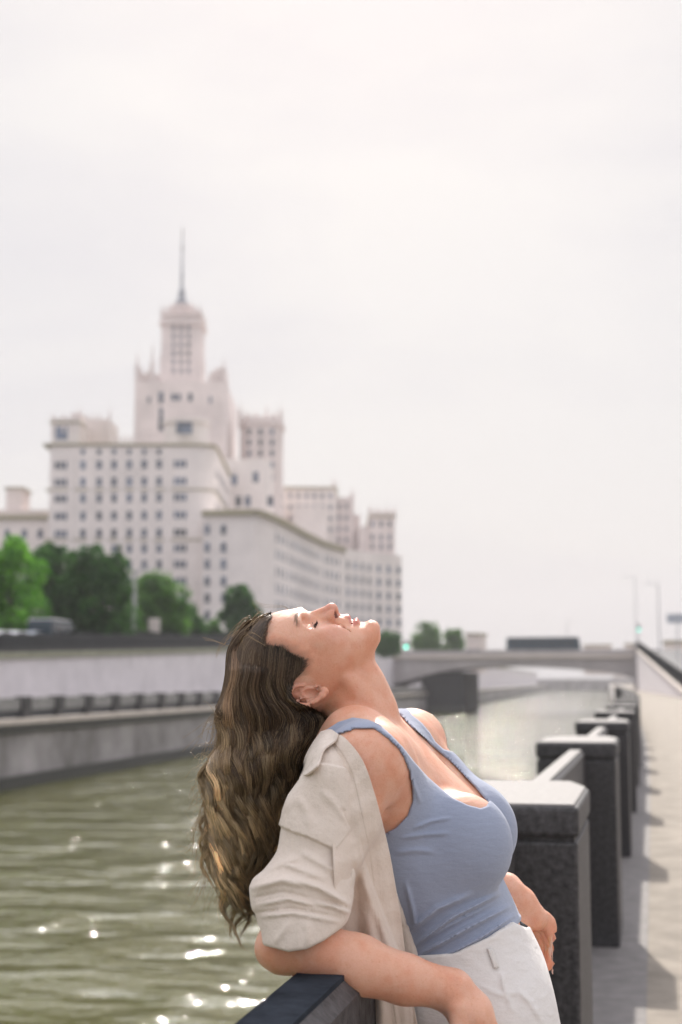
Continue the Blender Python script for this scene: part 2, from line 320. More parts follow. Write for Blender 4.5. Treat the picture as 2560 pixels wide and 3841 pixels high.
# ------------------------------------------------------------------ the high-rise
FH = Vector((-math.sin(YAW), math.cos(YAW), 0))
XB = Matrix(((RGT.x, FH.x, 0, 0), (RGT.y, FH.y, 0, 0), (0, 0, 1, 0), (0, 0, 0, 1)))      # (u, v, z) -> world
def uvz(x, y, D):
    d = ray(x, y); p = d * (D / d.dot(FH)); return (p.dot(RGT), D, p.z + CAM.z)
bo = XB @ Vector((uvz(700, 2300, 300)[0], 300, 3))
B = empty('skyscraper', bo, 'huge pale stepped high-rise with side towers and a tall thin spire behind the trees', 'building')
ZB = 2.5
def blk(mb, x0, x1, yt, D, th=25, zb=None):
    u0, _, z1 = uvz(x0, yt, D); u1 = uvz(x1, yt, D)[0]; mb.box(u0, u1, D, D + th, ZB if zb is None else zb, z1); return u0, u1, z1
def bb(mb, name, m): return mb.build(name, m, B, xf=XB)
def cornice(x0, x1, y, D, h=6, th=25, pr=.7):
    u0, _, z = uvz(x0, y, D); u1 = uvz(x1, y, D)[0]; hh = h * D / FPX
    mb = MB(); mb.box(u0 - pr, u1 + pr, D - pr, D + th + pr, z - hh, z); bb(mb, 'cornice', M['cornice'])
def pinn(x, yb, yt, D, w=7, v=0, mm='bld2'):
    u, _, z0 = uvz(x, yb, D); z1 = uvz(x, yt, D)[2]; r = w * .8 * D / FPX
    mb = MB(); mb.lathe([(r, z0 - 3), (r, z0 + (z1 - z0) * .35), (r * 1.25, z0 + (z1 - z0) * .38), (r * .6, z0 + (z1 - z0) * .45), (.08, z1)], u, D + v, 8); bb(mb, 'pinnacle', M[mm])
# front wing with a rounded right corner
u0, _, zf = uvz(190, 1672, 300); u1 = uvz(742, 1660, 300)[0]
arc = [(u1 + 3.6 * math.sin(a), 303.6 - 3.6 * math.cos(a)) for a in [R(v) for v in (0, 15, 30, 45, 60, 75, 90)]]
poly = [(u0, 300)] + arc + [(uvz(862, 1660, 345)[0], 345), (u0, 345)]
mb = MB(); mb.prism(poly, ZB, zf); bb(mb, 'wing', M['bld'])
for yy, hh, pr in ((1664, 9, .9), (1834, 5, .45), (2022, 5, .45)):
    z = uvz(190, yy, 300)[2]; cc = (sum(p[0] for p in poly) / len(poly), sum(p[1] for p in poly) / len(poly))
    s = 1 + pr / 16; mb = MB(); pl = [(cc[0] + (p[0] - cc[0]) * s, cc[1] + (p[1] - cc[1]) * (1 + pr / 22)) for p in poly]; mb.prism(pl, z - hh * .056, z); bb(mb, 'cornice', M['cornice'])
win = []      # (u0,u1,z0,z1,v)
def addwin(x, y, w, h, D, off=.06):
    u, _, z = uvz(x, y, D); k = D / FPX / 2; win.append((u - w * k, u + w * k, z - h * k, z + h * k, D - off))
ROWS = [1743, 1807, 1868, 1934, 2000, 2059, 2119, 2183, 2245, 2307]
for y in ROWS:
    for x in (312, 373, 429, 486, 542, 598): addwin(x, y + (450 - x) * .012, 19, 33, 300)
    for x in (229, 677):
        for dx in (-17, 0, 17): addwin(x + dx, y + (450 - x) * .012, 13, 28, 300)
for x in (312, 373, 429, 486, 542, 598): addwin(x, 1695, 15, 20, 300)
# pilasters of the front wing
mb = MB()
for x in (268, 344, 402, 458, 515, 570, 632):
    u = uvz(x, 1900, 300)[0]; mb.box(u - .55, u + .55, 299.7, 300, ZB, zf - .5)
bb(mb, 'pilaster', M['bld'])
# attic pavilions on the front wing
mb = MB(); blk(mb, 194, 300, 1566, 302, 10, zf - .2); bb(mb, 'pavilion', M['bld']); mb = MB(); blk(mb, 268, 306, 1548, 303, 8, zf - .2); bb(mb, 'pavilion', M['bld2'])
mb = MB(); blk(mb, 306, 414, 1572, 314, 12, zf - .2); bb(mb, 'pavilion', M['bld2'])
cornice(192, 300, 1582, 302, 6, 10, .3); addwin(232, 1625, 46, 50, 302)
for x in (198, 240, 275, 300, 330, 352, 375, 412): pinn(x, 1570, 1528 if x in (300, 412) else 1550, 302, 6)
for x in (425, 445, 462, 478, 495): pinn(x, 1655, 1630, 301, 6)
# left low wing
mb = MB(); blk(mb, -120, 182, 1938, 318, 25); bb(mb, 'wing', M['bld']); cornice(-120, 182, 1934, 318, 16)
mb = MB(); blk(mb, -30, 178, 1912, 324, 12); bb(mb, 'wing', M['bld2'])
mb = MB(); blk(mb, 24, 86, 1826, 326, 8); bb(mb, 'tower', M['bld2']); cornice(22, 88, 1828, 326, 6, 8, .3)
for x in (28, 92, 152, -32, -90):
    for y in (2003, 2062, 2120, 2180): addwin(x, y, 20, 34, 318)
# central body
mb = MB(); u0, u1, zc = blk(mb, 507, 850, 1432, 370, 40); bb(mb, 'wing', M['bld2'])
mb = MB(); blk(mb, 512, 596, 1402, 372, 10, zc - .3); blk(mb, 782, 848, 1402, 372, 10, zc - .3); bb(mb, 'gable', M['bld2'])
mb = MB(); blk(mb, 806, 848, 1382, 373, 8, zc - .3); bb(mb, 'gable', M['bld2'])
for x, yt in ((515, 1322), (572, 1292), (840, 1345), (556, 1380), (530, 1376), (800, 1385), (822, 1370)): pinn(x, 1405, yt, 371, 11 if yt < 1350 else 8)
for x, y, w, h in ((605, 1492, 18, 44), (715, 1490, 16, 32), (652, 1490, 18, 26), (672, 1490, 14, 26), (605, 1590, 18, 56), (605, 1545, 14, 30), (560, 1500, 10, 26), (790, 1500, 10, 26)): addwin(x, y, w, h, 370)
# rounded porch in front of the central body
uc = uvz(690, 1560, 345)[0]; zz = uvz(690, 1562, 345)[2]; rr = uvz(775, 1562, 345)[0] - uc
mb = MB(); mb.lathe([(rr, ZB), (rr, zz - 1), (rr + .6, zz - 1), (rr + .6, zz)], uc, 352, 28); bb(mb, 'porch', M['bld'])
mb = MB(); blk(mb, 765, 862, 1740, 345, 20); blk(mb, 845, 1010, 1722, 352, 20); bb(mb, 'wing', M['bld'])
addwin(692, 1605, 62, 46, 344.2)
for x, y in ((895, 1880), (930, 1880), (960, 1790), (1015, 1880), (880, 1800)): addwin(x, y, 22, 40, 345)
# upper tower and spire
mb = MB(); ut0, _, zt = uvz(607, 1178, 384); ut1 = uvz(756, 1178, 384)[0]; cu = (ut0 + ut1) / 2; hw = (ut1 - ut0) / 2
mb.box(cu - hw * 1.06, cu + hw * 1.06, 384, 384 + 2 * hw, zc - 2, uvz(0, 1330, 384)[2]); mb.box(cu - hw, cu + hw, 384.4, 384 + 2 * hw, uvz(0, 1330, 384)[2] - .1, zt); bb(mb, 'tower', M['bld2'])
mb = MB(); mb.box(cu - hw - .7, cu + hw + .7, 383.6, 384.6 + 2 * hw, uvz(0, 1215, 384)[2], uvz(0, 1205, 384)[2]); mb.box(cu - hw - .4, cu + hw + .4, 383.8, 384.4 + 2 * hw, uvz(0, 1182, 384)[2], uvz(0, 1176, 384)[2]); bb(mb, 'cornice', M['bld2'])
for x in (612, 632, 730, 750): pinn(x, 1180, 1140, 385, 10)
for x0, x1, y0, dz in ((628, 736, 1158, 3.0), (644, 720, 1140, 5.5)):
    mb = MB(); a_ = uvz(x0, y0, 390)[0]; b_ = uvz(x1, y0, 390)[0]; m_ = (a_ + b_) / 2; h_ = (b_ - a_) / 2; mb.lathe([(h_, zt - 1), (h_, uvz(0, y0, 390)[2] - .8), (h_ + .5, uvz(0, y0, 390)[2] - .8), (h_ + .5, uvz(0, y0, 390)[2])], m_, 392, 8); bb(mb, 'tier', M['bld2'])
for y in (1230, 1262, 1294, 1326, 1358, 1390):
    for x in (652, 680, 708): addwin(x, y, 9, 18, 383.9)
cs = uvz(682, 1150, 392)[0]; ZP = lambda y: uvz(0, y, 392)[2]; k = 392 / FPX
mb = MB(); mb.lathe([(30 * k, zt - 1), (30 * k, ZP(1158)), (24 * k, ZP(1155)), (22 * k, ZP(1138)), (26 * k, ZP(1136)), (15 * k, ZP(1120)), (13 * k, ZP(1100)), (15 * k, ZP(1098)), (7 * k, ZP(1082)), (5 * k, ZP(1050)), (6.5 * k, ZP(1046)), (4.2 * k, ZP(1000)), (3.0 * k, ZP(940)), (2.4 * k, ZP(890))], cs, 392, 12)
bb(mb, 'spire', mat('spire_metal', (.30, .31, .34), .6, (.2, .1)))
mb = MB(); mb.tube([(cs, 392, ZP(905)), (cs, 392, ZP(856))], .20, 6)
star = []
for a in range(10): rr_ = (9 if a % 2 == 0 else 4) * k; star.append((cs + rr_ * math.sin(a * math.pi / 5), rr_ * math.cos(a * math.pi / 5) + ZP(930)))
n = 10; mb.add([(p[0], 391.7, p[1]) for p in star] + [(p[0], 392.3, p[1]) for p in star], [tuple(range(n - 1, -1, -1)), tuple(range(n, 2 * n))] + [(i, (i + 1) % n, n + (i + 1) % n, n + i) for i in range(n)])
bb(mb, 'star', mat('star_metal', (.35, .33, .33), .5))
# right tower
u0, _, z1 = uvz(899, 1562, 380); u1 = uvz(1058, 1562, 380)[0]; c_ = (u1 - u0) * .22; d_ = u1 - u0
mb = MB(); mb.prism([(u0 + c_, 380), (u1 - c_, 380), (u1, 380 + c_), (u1, 380 + d_), (u0, 380 + d_), (u0, 380 + c_)], ZB, z1); bb(mb, 'tower', M['bld2'])
zz2 = uvz(0, 1700, 380)[2]; mb = MB(); mb.prism([(u0 + c_ - .5, 379.5), (u1 - c_ + .5, 379.5), (u1 + .5, 379.5 + c_), (u1 + .5, 380.5 + d_), (u0 - .5, 380.5 + d_), (u0 - .5, 379.5 + c_)], z1 - 2.2, z1 - 1.4); bb(mb, 'cornice', M['bld2'])
for x, yt in ((903, 1512), (1054, 1520), (997, 1500), (930, 1540), (960, 1543), (1030, 1540)): pinn(x, 1566, yt, 382, 10, v=6 if x == 997 else 0)
for x in (935, 978, 1022):
    for y in (1620, 1660, 1700, 1745, 1790): addwin(x, y, 12, 24, 379.9)
# lower right wing, its front turning away to the right
P = [(762, 1918, 292), (955, 1917, 290), (985, 1925, 293), (1030, 1945, 302), (1080, 1968, 315), (1140, 2000, 334), (1210, 2037, 356), (1290, 2062, 374), (1400, 2080, 388), (1508, 2088, 396)]
pl = [(uvz(x, y, D)[0], D) for x, y, D in P]; pl2 = pl + [(pl[-1][0], 440), (pl[0][0], 440)]
zl = uvz(762, 1918, 292)[2]; mb = MB(); mb.prism(pl2, ZB, zl); bb(mb, 'wing', M['bld'])
mb = MB(); o = 0
for (a, b_) in zip(pl[:7], pl[1:8]):
    d = Vector((b_[0] - a[0], b_[1] - a[1], 0)).normalized(); nn = Vector((d.y, -d.x, 0)) * .9
    mb.add([(a[0], a[1], zl - 1.0), (b_[0], b_[1], zl - 1.0), (b_[0] + nn.x, b_[1] + nn.y, zl - 1.0), (a[0] + nn.x, a[1] + nn.y, zl - 1.0), (a[0], a[1], zl + .12), (b_[0], b_[1], zl + .12), (b_[0] + nn.x, b_[1] + nn.y, zl + .12), (a[0] + nn.x, a[1] + nn.y, zl + .12)],
           [(0, 1, 2, 3), (7, 6, 5, 4), (0, 4, 5, 1), (1, 5, 6, 2), (2, 6, 7, 3), (3, 7, 4, 0)])
bb(mb, 'cornice', M['cornice'])
for x in (778, 839, 912, 950):
    for y in (1986, 2053, 2116, 2180, 2244, 2308): addwin(x, y, 19 if x < 900 else 15, 36, 290.8)
rest = []
for i in range(3, len(pl) - 1):     # windows of the turning front
    a = Vector((*pl[i], 0)); b_ = Vector((*pl[i + 1], 0)); d = (b_ - a); L = d.length; d.normalize(); nn = Vector((d.y, -d.x, 0)) * .08; s = 2.2
    while s < L - 1:
        for r_ in range(9):
            z = zl - 4.2 - r_ * 3.65; q = a + d * s; rest.append([(q + nn - d * .7 + Vector((0, 0, z - 1))), (q + nn + d * .7 + Vector((0, 0, z - 1))), (q + nn + d * .7 + Vector((0, 0, z + 1))), (q + nn - d * .7 + Vector((0, 0, z + 1)))])
        s += 3.9
for i in range(3, len(arc)):     # windows round the corner of the front wing
    pass
a = Vector((*arc[-1], 0)); b_ = Vector((uvz(862, 1660, 345)[0], 345, 0)); d = (b_ - a).normalized(); nn = Vector((d.y, -d.x, 0)) * .08; s = 2.5
while s < 40:
    for r_ in range(11):
        z = zf - 5.0 - r_ * 3.6; q = a + d * s; rest.append([(q + nn - d * .75 + Vector((0, 0, z - 1))), (q + nn + d * .75 + Vector((0, 0, z - 1))), (q + nn + d * .75 + Vector((0, 0, z + 1))), (q + nn - d * .75 + Vector((0, 0, z + 1)))])
    s += 4.2
# stepped masses and the last tower on the right
for x0, x1, yt, D, mm in ((990, 1262, 1824, 400, 'bld'), (1255, 1328, 1866, 404, 'bld2'), (1320, 1352, 1930, 406, 'bld2'), (1345, 1400, 1975, 400, 'bld2'), (1386, 1482, 1920, 399, 'bld2'), (1100, 1230, 1900, 392, 'bld')):
    mb = MB(); blk(mb, x0, x1, yt, D, 26); bb(mb, 'wing' if mm == 'bld' else 'tower', M[mm])
cornice(1010, 1262, 1828, 400, 5, 26, .4); cornice(1386, 1482, 1934, 399, 5, 26, .4); cornice(1386, 1500, 2088, 397, 4, 10, .5)
for x, yb, yt, D in ((1253, 1826, 1792, 401), (1322, 1868, 1832, 405), (1390, 1922, 1895, 400), (1418, 1922, 1902, 400), (1450, 1922, 1900, 400), (1478, 1922, 1900, 400), (1320, 1870, 1850, 404)): pinn(x, yb, yt, D, 9)
for x in range(1030, 1250, 30):
    for y in range(1860, 2000, 42): addwin(x, y, 10, 18, 399.9)
for x in (1272, 1300): 
    for y in range(1900, 2060, 42): addwin(x, y, 9, 18, 403.9)
for x in (1398, 1430, 1462):
    for y in (1965, 2015, 2050): addwin(x, y, 10, 22, 398.9)
win.sort(key=lambda w: -(w[1] - w[0]) * (w[3] - w[2]) / w[4] ** 2)
wc = {}
def wbox(mb, w): mb.box(w[0], w[1], w[4], w[4] + .04, w[2], w[3]); um = (w[0] + w[1]) / 2; mb.box(um - .04, um + .04, w[4] - .03, w[4], w[2], w[3])
for w in win[:100]: mb = MB(); wbox(mb, w); bb(mb, 'window', M['glass'])
mb = MB()
for w in win[100:]: wbox(mb, w)
for q in rest: mb.add(q, [(0, 1, 2, 3)])
tag(bb(mb, 'window', M['glass']), kind='stuff')

# ------------------------------------------------------------------ bridge
def X_at(x, Y=255): return at_Y(x, 2500, Y).x
e = empty('bridge', (X_at(1950), 255, WZ), 'low grey stone bridge with shallow arches crossing the river in the distance', 'bridge')
sof = [(1440, 2576), (1545, 2548), (1600, 2532), (1680, 2514), (1780, 2502), (1900, 2496), (2000, 2499), (2120, 2506), (2240, 2518), (2330, 2532), (2392, 2552), (2470, 2565)]
def zy(y, Y=255): return at_Y(2000, y, Y).z
xs = [X_at(a) for a, _ in sof]; zs = [zy(b_) for _, b_ in sof]
mb = MB(); n = len(xs); tp = 6.1
vs = [(x, 255, z) for x, z in zip(xs, zs)] + [(x, 255, tp) for x in xs] + [(x, 277, z) for x, z in zip(xs, zs)] + [(x, 277, tp) for x in xs]
fs = []
for i in range(n - 1): fs += [(i, i + 1, n + i + 1, n + i), (3 * n + i, 3 * n + i + 1, 2 * n + i + 1, 2 * n + i), (n + i, n + i + 1, 3 * n + i + 1, 3 * n + i), (2 * n + i, 2 * n + i + 1, i + 1, i)]
fs += [(0, n, 3 * n, 2 * n), (n - 1, 2 * n + n - 1, 3 * n + n - 1, 2 * n - 1)]
mb.add(vs, fs); mb.build('deck', M['bridge'], e)
mb = MB(); mb.box(xs[0] - 2, xs[-1] + 1, 254.5, 255, 5.6, 6.2); mb.build('string_course', M['coping'], e)
mb = MB(); mb.box(xs[0] - 2, xs[-1] + 1, 254.75, 255.15, 6.2, 7.05); mb.build('parapet', M['bridge'], e)
mb = MB(); mb.box(xs[0] - 2, xs[-1] + 1, 276.8, 277.2, 6.11, 7.0); mb.build('parapet', M['bridge'], e)
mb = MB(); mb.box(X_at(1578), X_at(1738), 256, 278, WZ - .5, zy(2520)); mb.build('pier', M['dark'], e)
mb = MB(); mb.box(X_at(1572), X_at(1744), 255.4, 256, WZ - .5, WZ + 1.2); mb.build('pier_footing', M['wet'], e)
mb = MB(); mb.box(X_at(2378), X_at(2420), 250.5, 254.4, -.0, 7.9); mb.build('abutment', M['bridge'], e)
# wall and embankment in the far distance
xa, xb = bankx(900) - 200, 60
mb = MB(); mb.box(xa, xb, 900, 905, WZ - 1, 3.2); tag(mb.build('distant_quay', M['quay']), 'distant grey quay wall closing the river beyond the bridge', 'wall')
mb = MB(); mb.add([(-1200, 905, 3.0), (1200, 905, 3.0), (1200, 3000, 6), (-1200, 3000, 6)], [(0, 1, 2, 3)]); tag(mb.build('distant_ground', M['kerb']), kind='structure')

# ------------------------------------------------------------------ vehicles
def vehicle(name, label, cat, loc, rz, L, Wd, prof, glass, body_m, wheels, roof_m=None, group=None):
    """prof: side outline (x, z); glass: list of (x0, z0, x1, z1, slant) side windows"""
    e = empty(name, loc, label, cat, group, rz); T = Matrix.Translation(loc) @ Matrix.Rotation(rz, 4, 'Z')
    def bd(mb, nm, m, **k): return mb.build(nm, m, e, xf=T, **k)
    n = len(prof); mb = MB(); ins = .06
    vs = []
    for yy, s in ((-Wd / 2, 0), (-Wd / 2 + .02, 0), (Wd / 2 - .02, 0), (Wd / 2, 0)): vs += [(x, yy if z < max(p[1] for p in prof) * .6 else yy * .9, z) for x, z in prof]
    fs = [tuple(range(n)), tuple(range(4 * n - 1, 3 * n - 1, -1))]
    for r_ in range(3):
        for k in range(n): fs.append((r_ * n + k, (r_ + 1) * n + k, (r_ + 1) * n + (k + 1) % n, r_ * n + (k + 1) % n))
    mb.add(vs, fs); bd(mb, 'body', body_m, bevel=.05)
    for poly in glass:
        mb = MB(); m_ = len(poly); mb.add([(x, -Wd / 2 * .93 - .02, z) for x, z in poly] + [(x, -Wd / 2 * .93 + .04, z) for x, z in poly] , [tuple(range(m_)), tuple(range(2 * m_ - 1, m_ - 1, -1))] + [(k, m_ + k, m_ + (k + 1) % m_, (k + 1) % m_) for k in range(m_)])
        mb.add([(x, Wd / 2 * .93 + .02, z) for x, z in poly] + [(x, Wd / 2 * .93 - .04, z) for x, z in poly], [tuple(range(m_ - 1, -1, -1)), tuple(range(m_, 2 * m_))])
        bd(mb, 'window', M['carglass'])
    for wx in wheels:
        for s in (-1, 1):
            mb = MB(); c = Vector((wx, s * (Wd / 2 - .1), .34)); k = 16
            mb.add([(c.x + .34 * math.cos(2 * math.pi * i / k), c.y + d_, c.z + .34 * math.sin(2 * math.pi * i / k)) for d_ in (-.12, .12) for i in range(k)], [tuple(range(k)), tuple(range(2 * k - 1, k - 1, -1))] + [(i, k + i, k + (i + 1) % k, (i + 1) % k) for i in range(k)])
            bd(mb, 'wheel', M['tyre'])
    if roof_m:
        mb = MB(); zt_ = max(p[1] for p in prof); xr = [p[0] for p in prof if p[1] > zt_ - .1]; mb.box(min(xr) + .05, max(xr) - .05, -Wd / 2 * .86, Wd / 2 * .86, zt_ + .005, zt_ + .10); bd(mb, 'roof', roof_m, bevel=.03)
    return e
busp = [(-6.6, .35), (6.6, .35), (6.7, 1.2), (6.45, 3.2), (6.2, 3.4), (-6.4, 3.4), (-6.7, 3.1), (-6.75, 1.2)]
vehicle('bus', 'long dark blue bus driving over the bridge', 'bus', ((X_at(1905, 264) + X_at(2180, 264)) / 2, 264, 6.15), 0, 13, 2.5, busp, [[(x, 1.5), (x + 1.5, 1.5), (x + 1.5, 2.75), (x, 2.75)] for x in (-6.2, -4.5, -2.8, -1.1, .6, 2.3, 4.0)], M['bluep'], (-4.5, 4.3))
carp = [(-2.15, .35), (2.15, .35), (2.2, .75), (1.9, .92), (1.0, 1.0), (.35, 1.45), (-1.1, 1.48), (-1.8, 1.05), (-2.2, .95)]
cgl = [[(-1.55, 1.0), (-.3, 1.0), (-.3, 1.38), (-1.05, 1.38)], [(-.22, 1.0), (.82, 1.0), (.32, 1.36), (-.22, 1.38)]]
def road_pt(x, off, Y): return (bankx(Y) - off, Y, topz(Y) - .1)
def on_road(x, off):
    """point on the left road at pixel column x"""
    Y = 60.0
    for _ in range(40):
        p = at_Y(x, 2440, Y); tx = bankx(Y) - off; Y += (tx - p.x) * -1.2 if False else 0
        s = (at_Y(x, 2440, 1.0).x - CAM.x); Y = (-30 - off - CAM.x) / (s + .0385); break
    return (bankx(Y) - off, Y, topz(Y) - .1)
bh = math.atan(.0385)
for x, m_, lb in ((-10, 'whitep', 'white car at the left edge on the road under the trees'), (52, 'whitep', 'second white car from the left under the trees'), (118, 'silverp', 'silver car behind the fence beside the van with the white roof')):
    vehicle('car', lb, 'car', on_road(x, 10), math.pi / 2 + bh, 4.3, 1.8, carp, cgl, M[m_], (-1.35, 1.35), group='cars on the road beyond the pale wall')
vanp = [(-2.6, .35), (2.6, .35), (2.65, 1.0), (2.2, 1.25), (1.6, 2.1), (1.4, 2.25), (-2.5, 2.25), (-2.62, 1.9)]
vehicle('van', 'dark van with a bright white roof on the road under the trees', 'van', on_road(198, 9.5), math.pi / 2 + bh, 5.2, 2.0, vanp, [[(-2.2, 1.3), (.4, 1.3), (.4, 1.95), (-2.2, 1.95)], [(.5, 1.3), (1.9, 1.3), (1.45, 1.95), (.5, 1.95)]], M['bluep'], (-1.7, 1.7), M['whitep'])
for x, m_, lb in ((640, 'silverp', 'grey car half hidden behind the fence right of the lamp post'), (590, 'whitep', 'white car glinting behind the fence, left of the head'),):
    vehicle('car', lb, 'car', on_road(x, 10), math.pi / 2 + bh, 4.3, 1.8, carp, cgl, M[m_], (-1.35, 1.35), group='cars on the road beyond the pale wall')
# hedge behind the road
mb = MB(); rr = random.Random(3)
def leaf_cloud(mb, n, fn, size):
    for _ in range(n):
        p = fn(); a = Vector((rr.gauss(0, 1), rr.gauss(0, 1), rr.gauss(0, 1))).normalized(); b_ = a.orthogonal().normalized(); q = Matrix.Rotation(rr.random() * 6.28, 3, a); b_ = q @ b_; c = a.cross(b_); s = size * (.6 + .8 * rr.random())
        mb.add([p - b_ * s, p + c * s * .6, p + b_ * s, p - c * s * .6], [(0, 1, 2, 3)])
YH = on_road(265, 8)[1]
def hfn():
    Y = rr.uniform(50, 215); return Vector((bankx(Y) - (7.6 if Y > YH else 14) - rr.random() * 1.4, Y, topz(Y) + rr.random() ** .8 * (1.45 if Y > YH else 1.9)))
leaf_cloud(mb, 22000, hfn, .17)
core = MB(); ribbon(core, bankx, -15.4, -14.4, lambda y: topz(y) - .1, lambda y: topz(y) + 1.3, LY); ribbon(core, bankx, -8.8, -7.9, lambda y: topz(y) - .1, lambda y: topz(y) + 1.05, [YH + .5, 110, 125, 150, 180, 215]); mb.v, mb.f = mb.v, mb.f; h = mb.build('hedge', M['hedge']); tag(h, 'dark clipped hedge behind the fence and the parked cars', 'hedge'); core.build('hedge_core', M['hedge'], h)

# ------------------------------------------------------------------ trees
def tree(label, x, D, ybase, ytop, wpx, m, seed, n=5200, cone=False, group='trees lining the road', zbase=None, size=.2):
    rr_ = random.Random(seed); u = uvz(x, ybase, D); zt = uvz(x, ytop, D)[2]; k = D / FPX; r = wpx * k / 2; base = XB @ Vector((u[0], D, 0)); zb = (topz(D) - .3) if zbase is None else zbase
    base.z = zb; H = zt - zb; e = empty('tree', base, label, 'tree', group)
    mb = MB(); pts = [base, base + Vector((.1, 0, H * .3)), base + Vector((-.1, .1, H * .6)), base + Vector((0, 0, H * .9))]; mb.tube(pts, [.035 * H, .026 * H, .016 * H, .004 * H], 8)
    clumps = []
    nb = 40 if not cone else 30
    for i in range(nb):
        t = rr_.random(); a = rr_.random() * 6.28
        if cone: h = .12 + .86 * t; rad = r * (1.02 - h) * 1.05; cr_ = r * .34 * (1.15 - h)
        else:
            h = .06 + .84 * t; rad = r * math.sqrt(max(.05, 1 - (abs(h - .42) / .56) ** 2.4)) * .8; cr_ = r * rr_.uniform(.26, .42)
        rd = rad * math.sqrt(rr_.random()) if not cone else rad * rr_.random() ** .6
        c = base + Vector((math.cos(a) * rd, math.sin(a) * rd, H * h)); clumps.append((c, cr_))
        if i < 12: mid = base + Vector((0, 0, H * h * .6)); mb.tube([mid, (mid + c) / 2 + Vector((0, 0, .1)), c], [.012 * H, .008 * H, .003 * H], 5)
    if not cone: clumps += [(base + Vector((0, 0, H * .93)), r * .26), (base + Vector((r * .1, 0, H * .8)), r * .4)]
    mb.build('trunk', M['bark'], e)
    lv = MB(); sv = globals()['rr']; globals()['rr'] = rr_
    def fn():
        c, cr_ = clumps[rr_.randrange(len(clumps))]; d = Vector((rr_.gauss(0, 1), rr_.gauss(0, 1), rr_.gauss(0, 1))).normalized(); return c + d * cr_ * (.55 + .5 * rr_.random()) * Vector((1, 1, .85)).length / 1.65
    leaf_cloud(lv, n, fn, size * D / 100); globals()['rr'] = sv
    lv.build('crown', M[m], e)
    return e
tree('bright green tree cut by the left edge of the picture', 38, 106, 2420, 2015, 310, 'leaf_bright', 1, 9000, size=.17)
tree('dark tree behind the bright green one, second from the left', 175, 116, 2420, 2040, 270, 'leaf_dark', 2, 8000, size=.17)
tree('broad dark tree left of the narrow conifer', 345, 114, 2420, 2052, 310, 'leaf_dark', 3, 9000, size=.17)
tree('narrow pointed conifer between the broad tree and the lamp post', 440, 128, 2420, 2045, 150, 'leaf_dark', 4, 5000, True, size=.15)
tree('rounded green tree right of the lamp post', 585, 134, 2425, 2168, 280, 'leaf_mid', 5, 8000, size=.16)
tree('low green bush between the broad dark tree and the lamp column', 478, 124, 2425, 2250, 130, 'leaf_mid', 21, 3500, size=.14)
tree('dark tree between the two large ones, behind the van', 262, 122, 2425, 2085, 210, 'leaf_dark', 22, 6000, size=.15)
tree('low dark shrub-like tree right of the rounded tree', 695, 142, 2425, 2270, 180, 'leaf_dark', 6, 5000, size=.15)
tree('small light green tree at the foot of the wing', 800, 152, 2425, 2325, 80, 'leaf_mid', 7, 3000, size=.13)
tree('dark tree rising just behind the forehead and hair', 908, 164, 2425, 2198, 185, 'leaf_dark', 8, 7000, size=.15)
tree('small dark tree at the corner of the tall building behind the chin', 1450, 230, 2440, 2372, 130, 'leaf_dark', 9, 2500, zbase=6, size=.1)
tree('bushy green tree at the left end of the bridge', 1600, 300, 2450, 2338, 130, 'leaf_mid', 10, 3500, zbase=5, size=.11)
tree('green tree at the bridge, right of the bushier one', 1700, 310, 2450, 2362, 100, 'leaf_mid', 11, 3000, zbase=5, size=.11)

# ------------------------------------------------------------------ lamps, signs and other small things
def pole(name, label, cat, x, yb, yt, D, r, m, zb=None, arm=None, lamp=None, group=None):
    b0 = XB @ Vector(uvz(x, yb, D)); zt = (XB @ Vector(uvz(x, yt, D))).z; z0 = b0.z if zb is None else zb; b0.z = z0
    e = empty(name, b0, label, cat, group); mb = MB(); mb.lathe([(r * 1.8, z0), (r * 1.8, z0 + .3), (r * 1.2, z0 + .5), (r * .7, zt)], b0.x, b0.y, 10); mb.build('pole', M[m], e)
    if arm:
        p = Vector((b0.x, b0.y, zt)); q = p + Vector((arm, 0, .15)); mb = MB(); mb.tube([p - Vector((0, 0, .4)), p + Vector((arm * .3, 0, .05)), q], r * .5, 6); mb.build('arm', M[m], e)
        mb = MB(); mb.box(min(q.x, q.x + arm * .35), max(q.x, q.x + arm * .35), q.y - .15, q.y + .15, q.z - .12, q.z + .03); mb.build('lamp_head', M['steel'], e, bevel=.03)
    return e, b0, zt
pole('street_lamp', 'thick pale grey lamp column between the conifer and the rounded tree', 'street lamp', 502, 2425, 2140, 120, .20, 'steel', 3.5, arm=1.2)
pole('street_lamp', 'thin tall lamp post beyond the ramp wall, nearest the right edge', 'street lamp', 2476, 2445, 2190, 240, .12, 'steel', 5, arm=-1.5)
pole('street_lamp', 'thin lamp post above the right end of the bridge', 'street lamp', 2389, 2445, 2165, 262, .09, 'steel', 6, arm=-1.5)
pole('street_lamp', 'slim lamp post rising behind the middle of the bridge bus', 'street lamp', 2130, 2445, 2330, 300, .08, 'steel', 5, arm=.9)
e, b0, zt = pole('traffic_light', 'traffic light with a green lamp at the right end of the bridge', 'traffic light', 2399, 2445, 2345, 262, .09, 'steel', 6)
em = bpy.data.materials.new('green_lamp'); em.use_nodes = True; em.node_tree.nodes['Principled BSDF'].inputs['Emission Color'].default_value = (.05, .75, .55, 1); em.node_tree.nodes['Principled BSDF'].inputs['Emission Strength'].default_value = 6
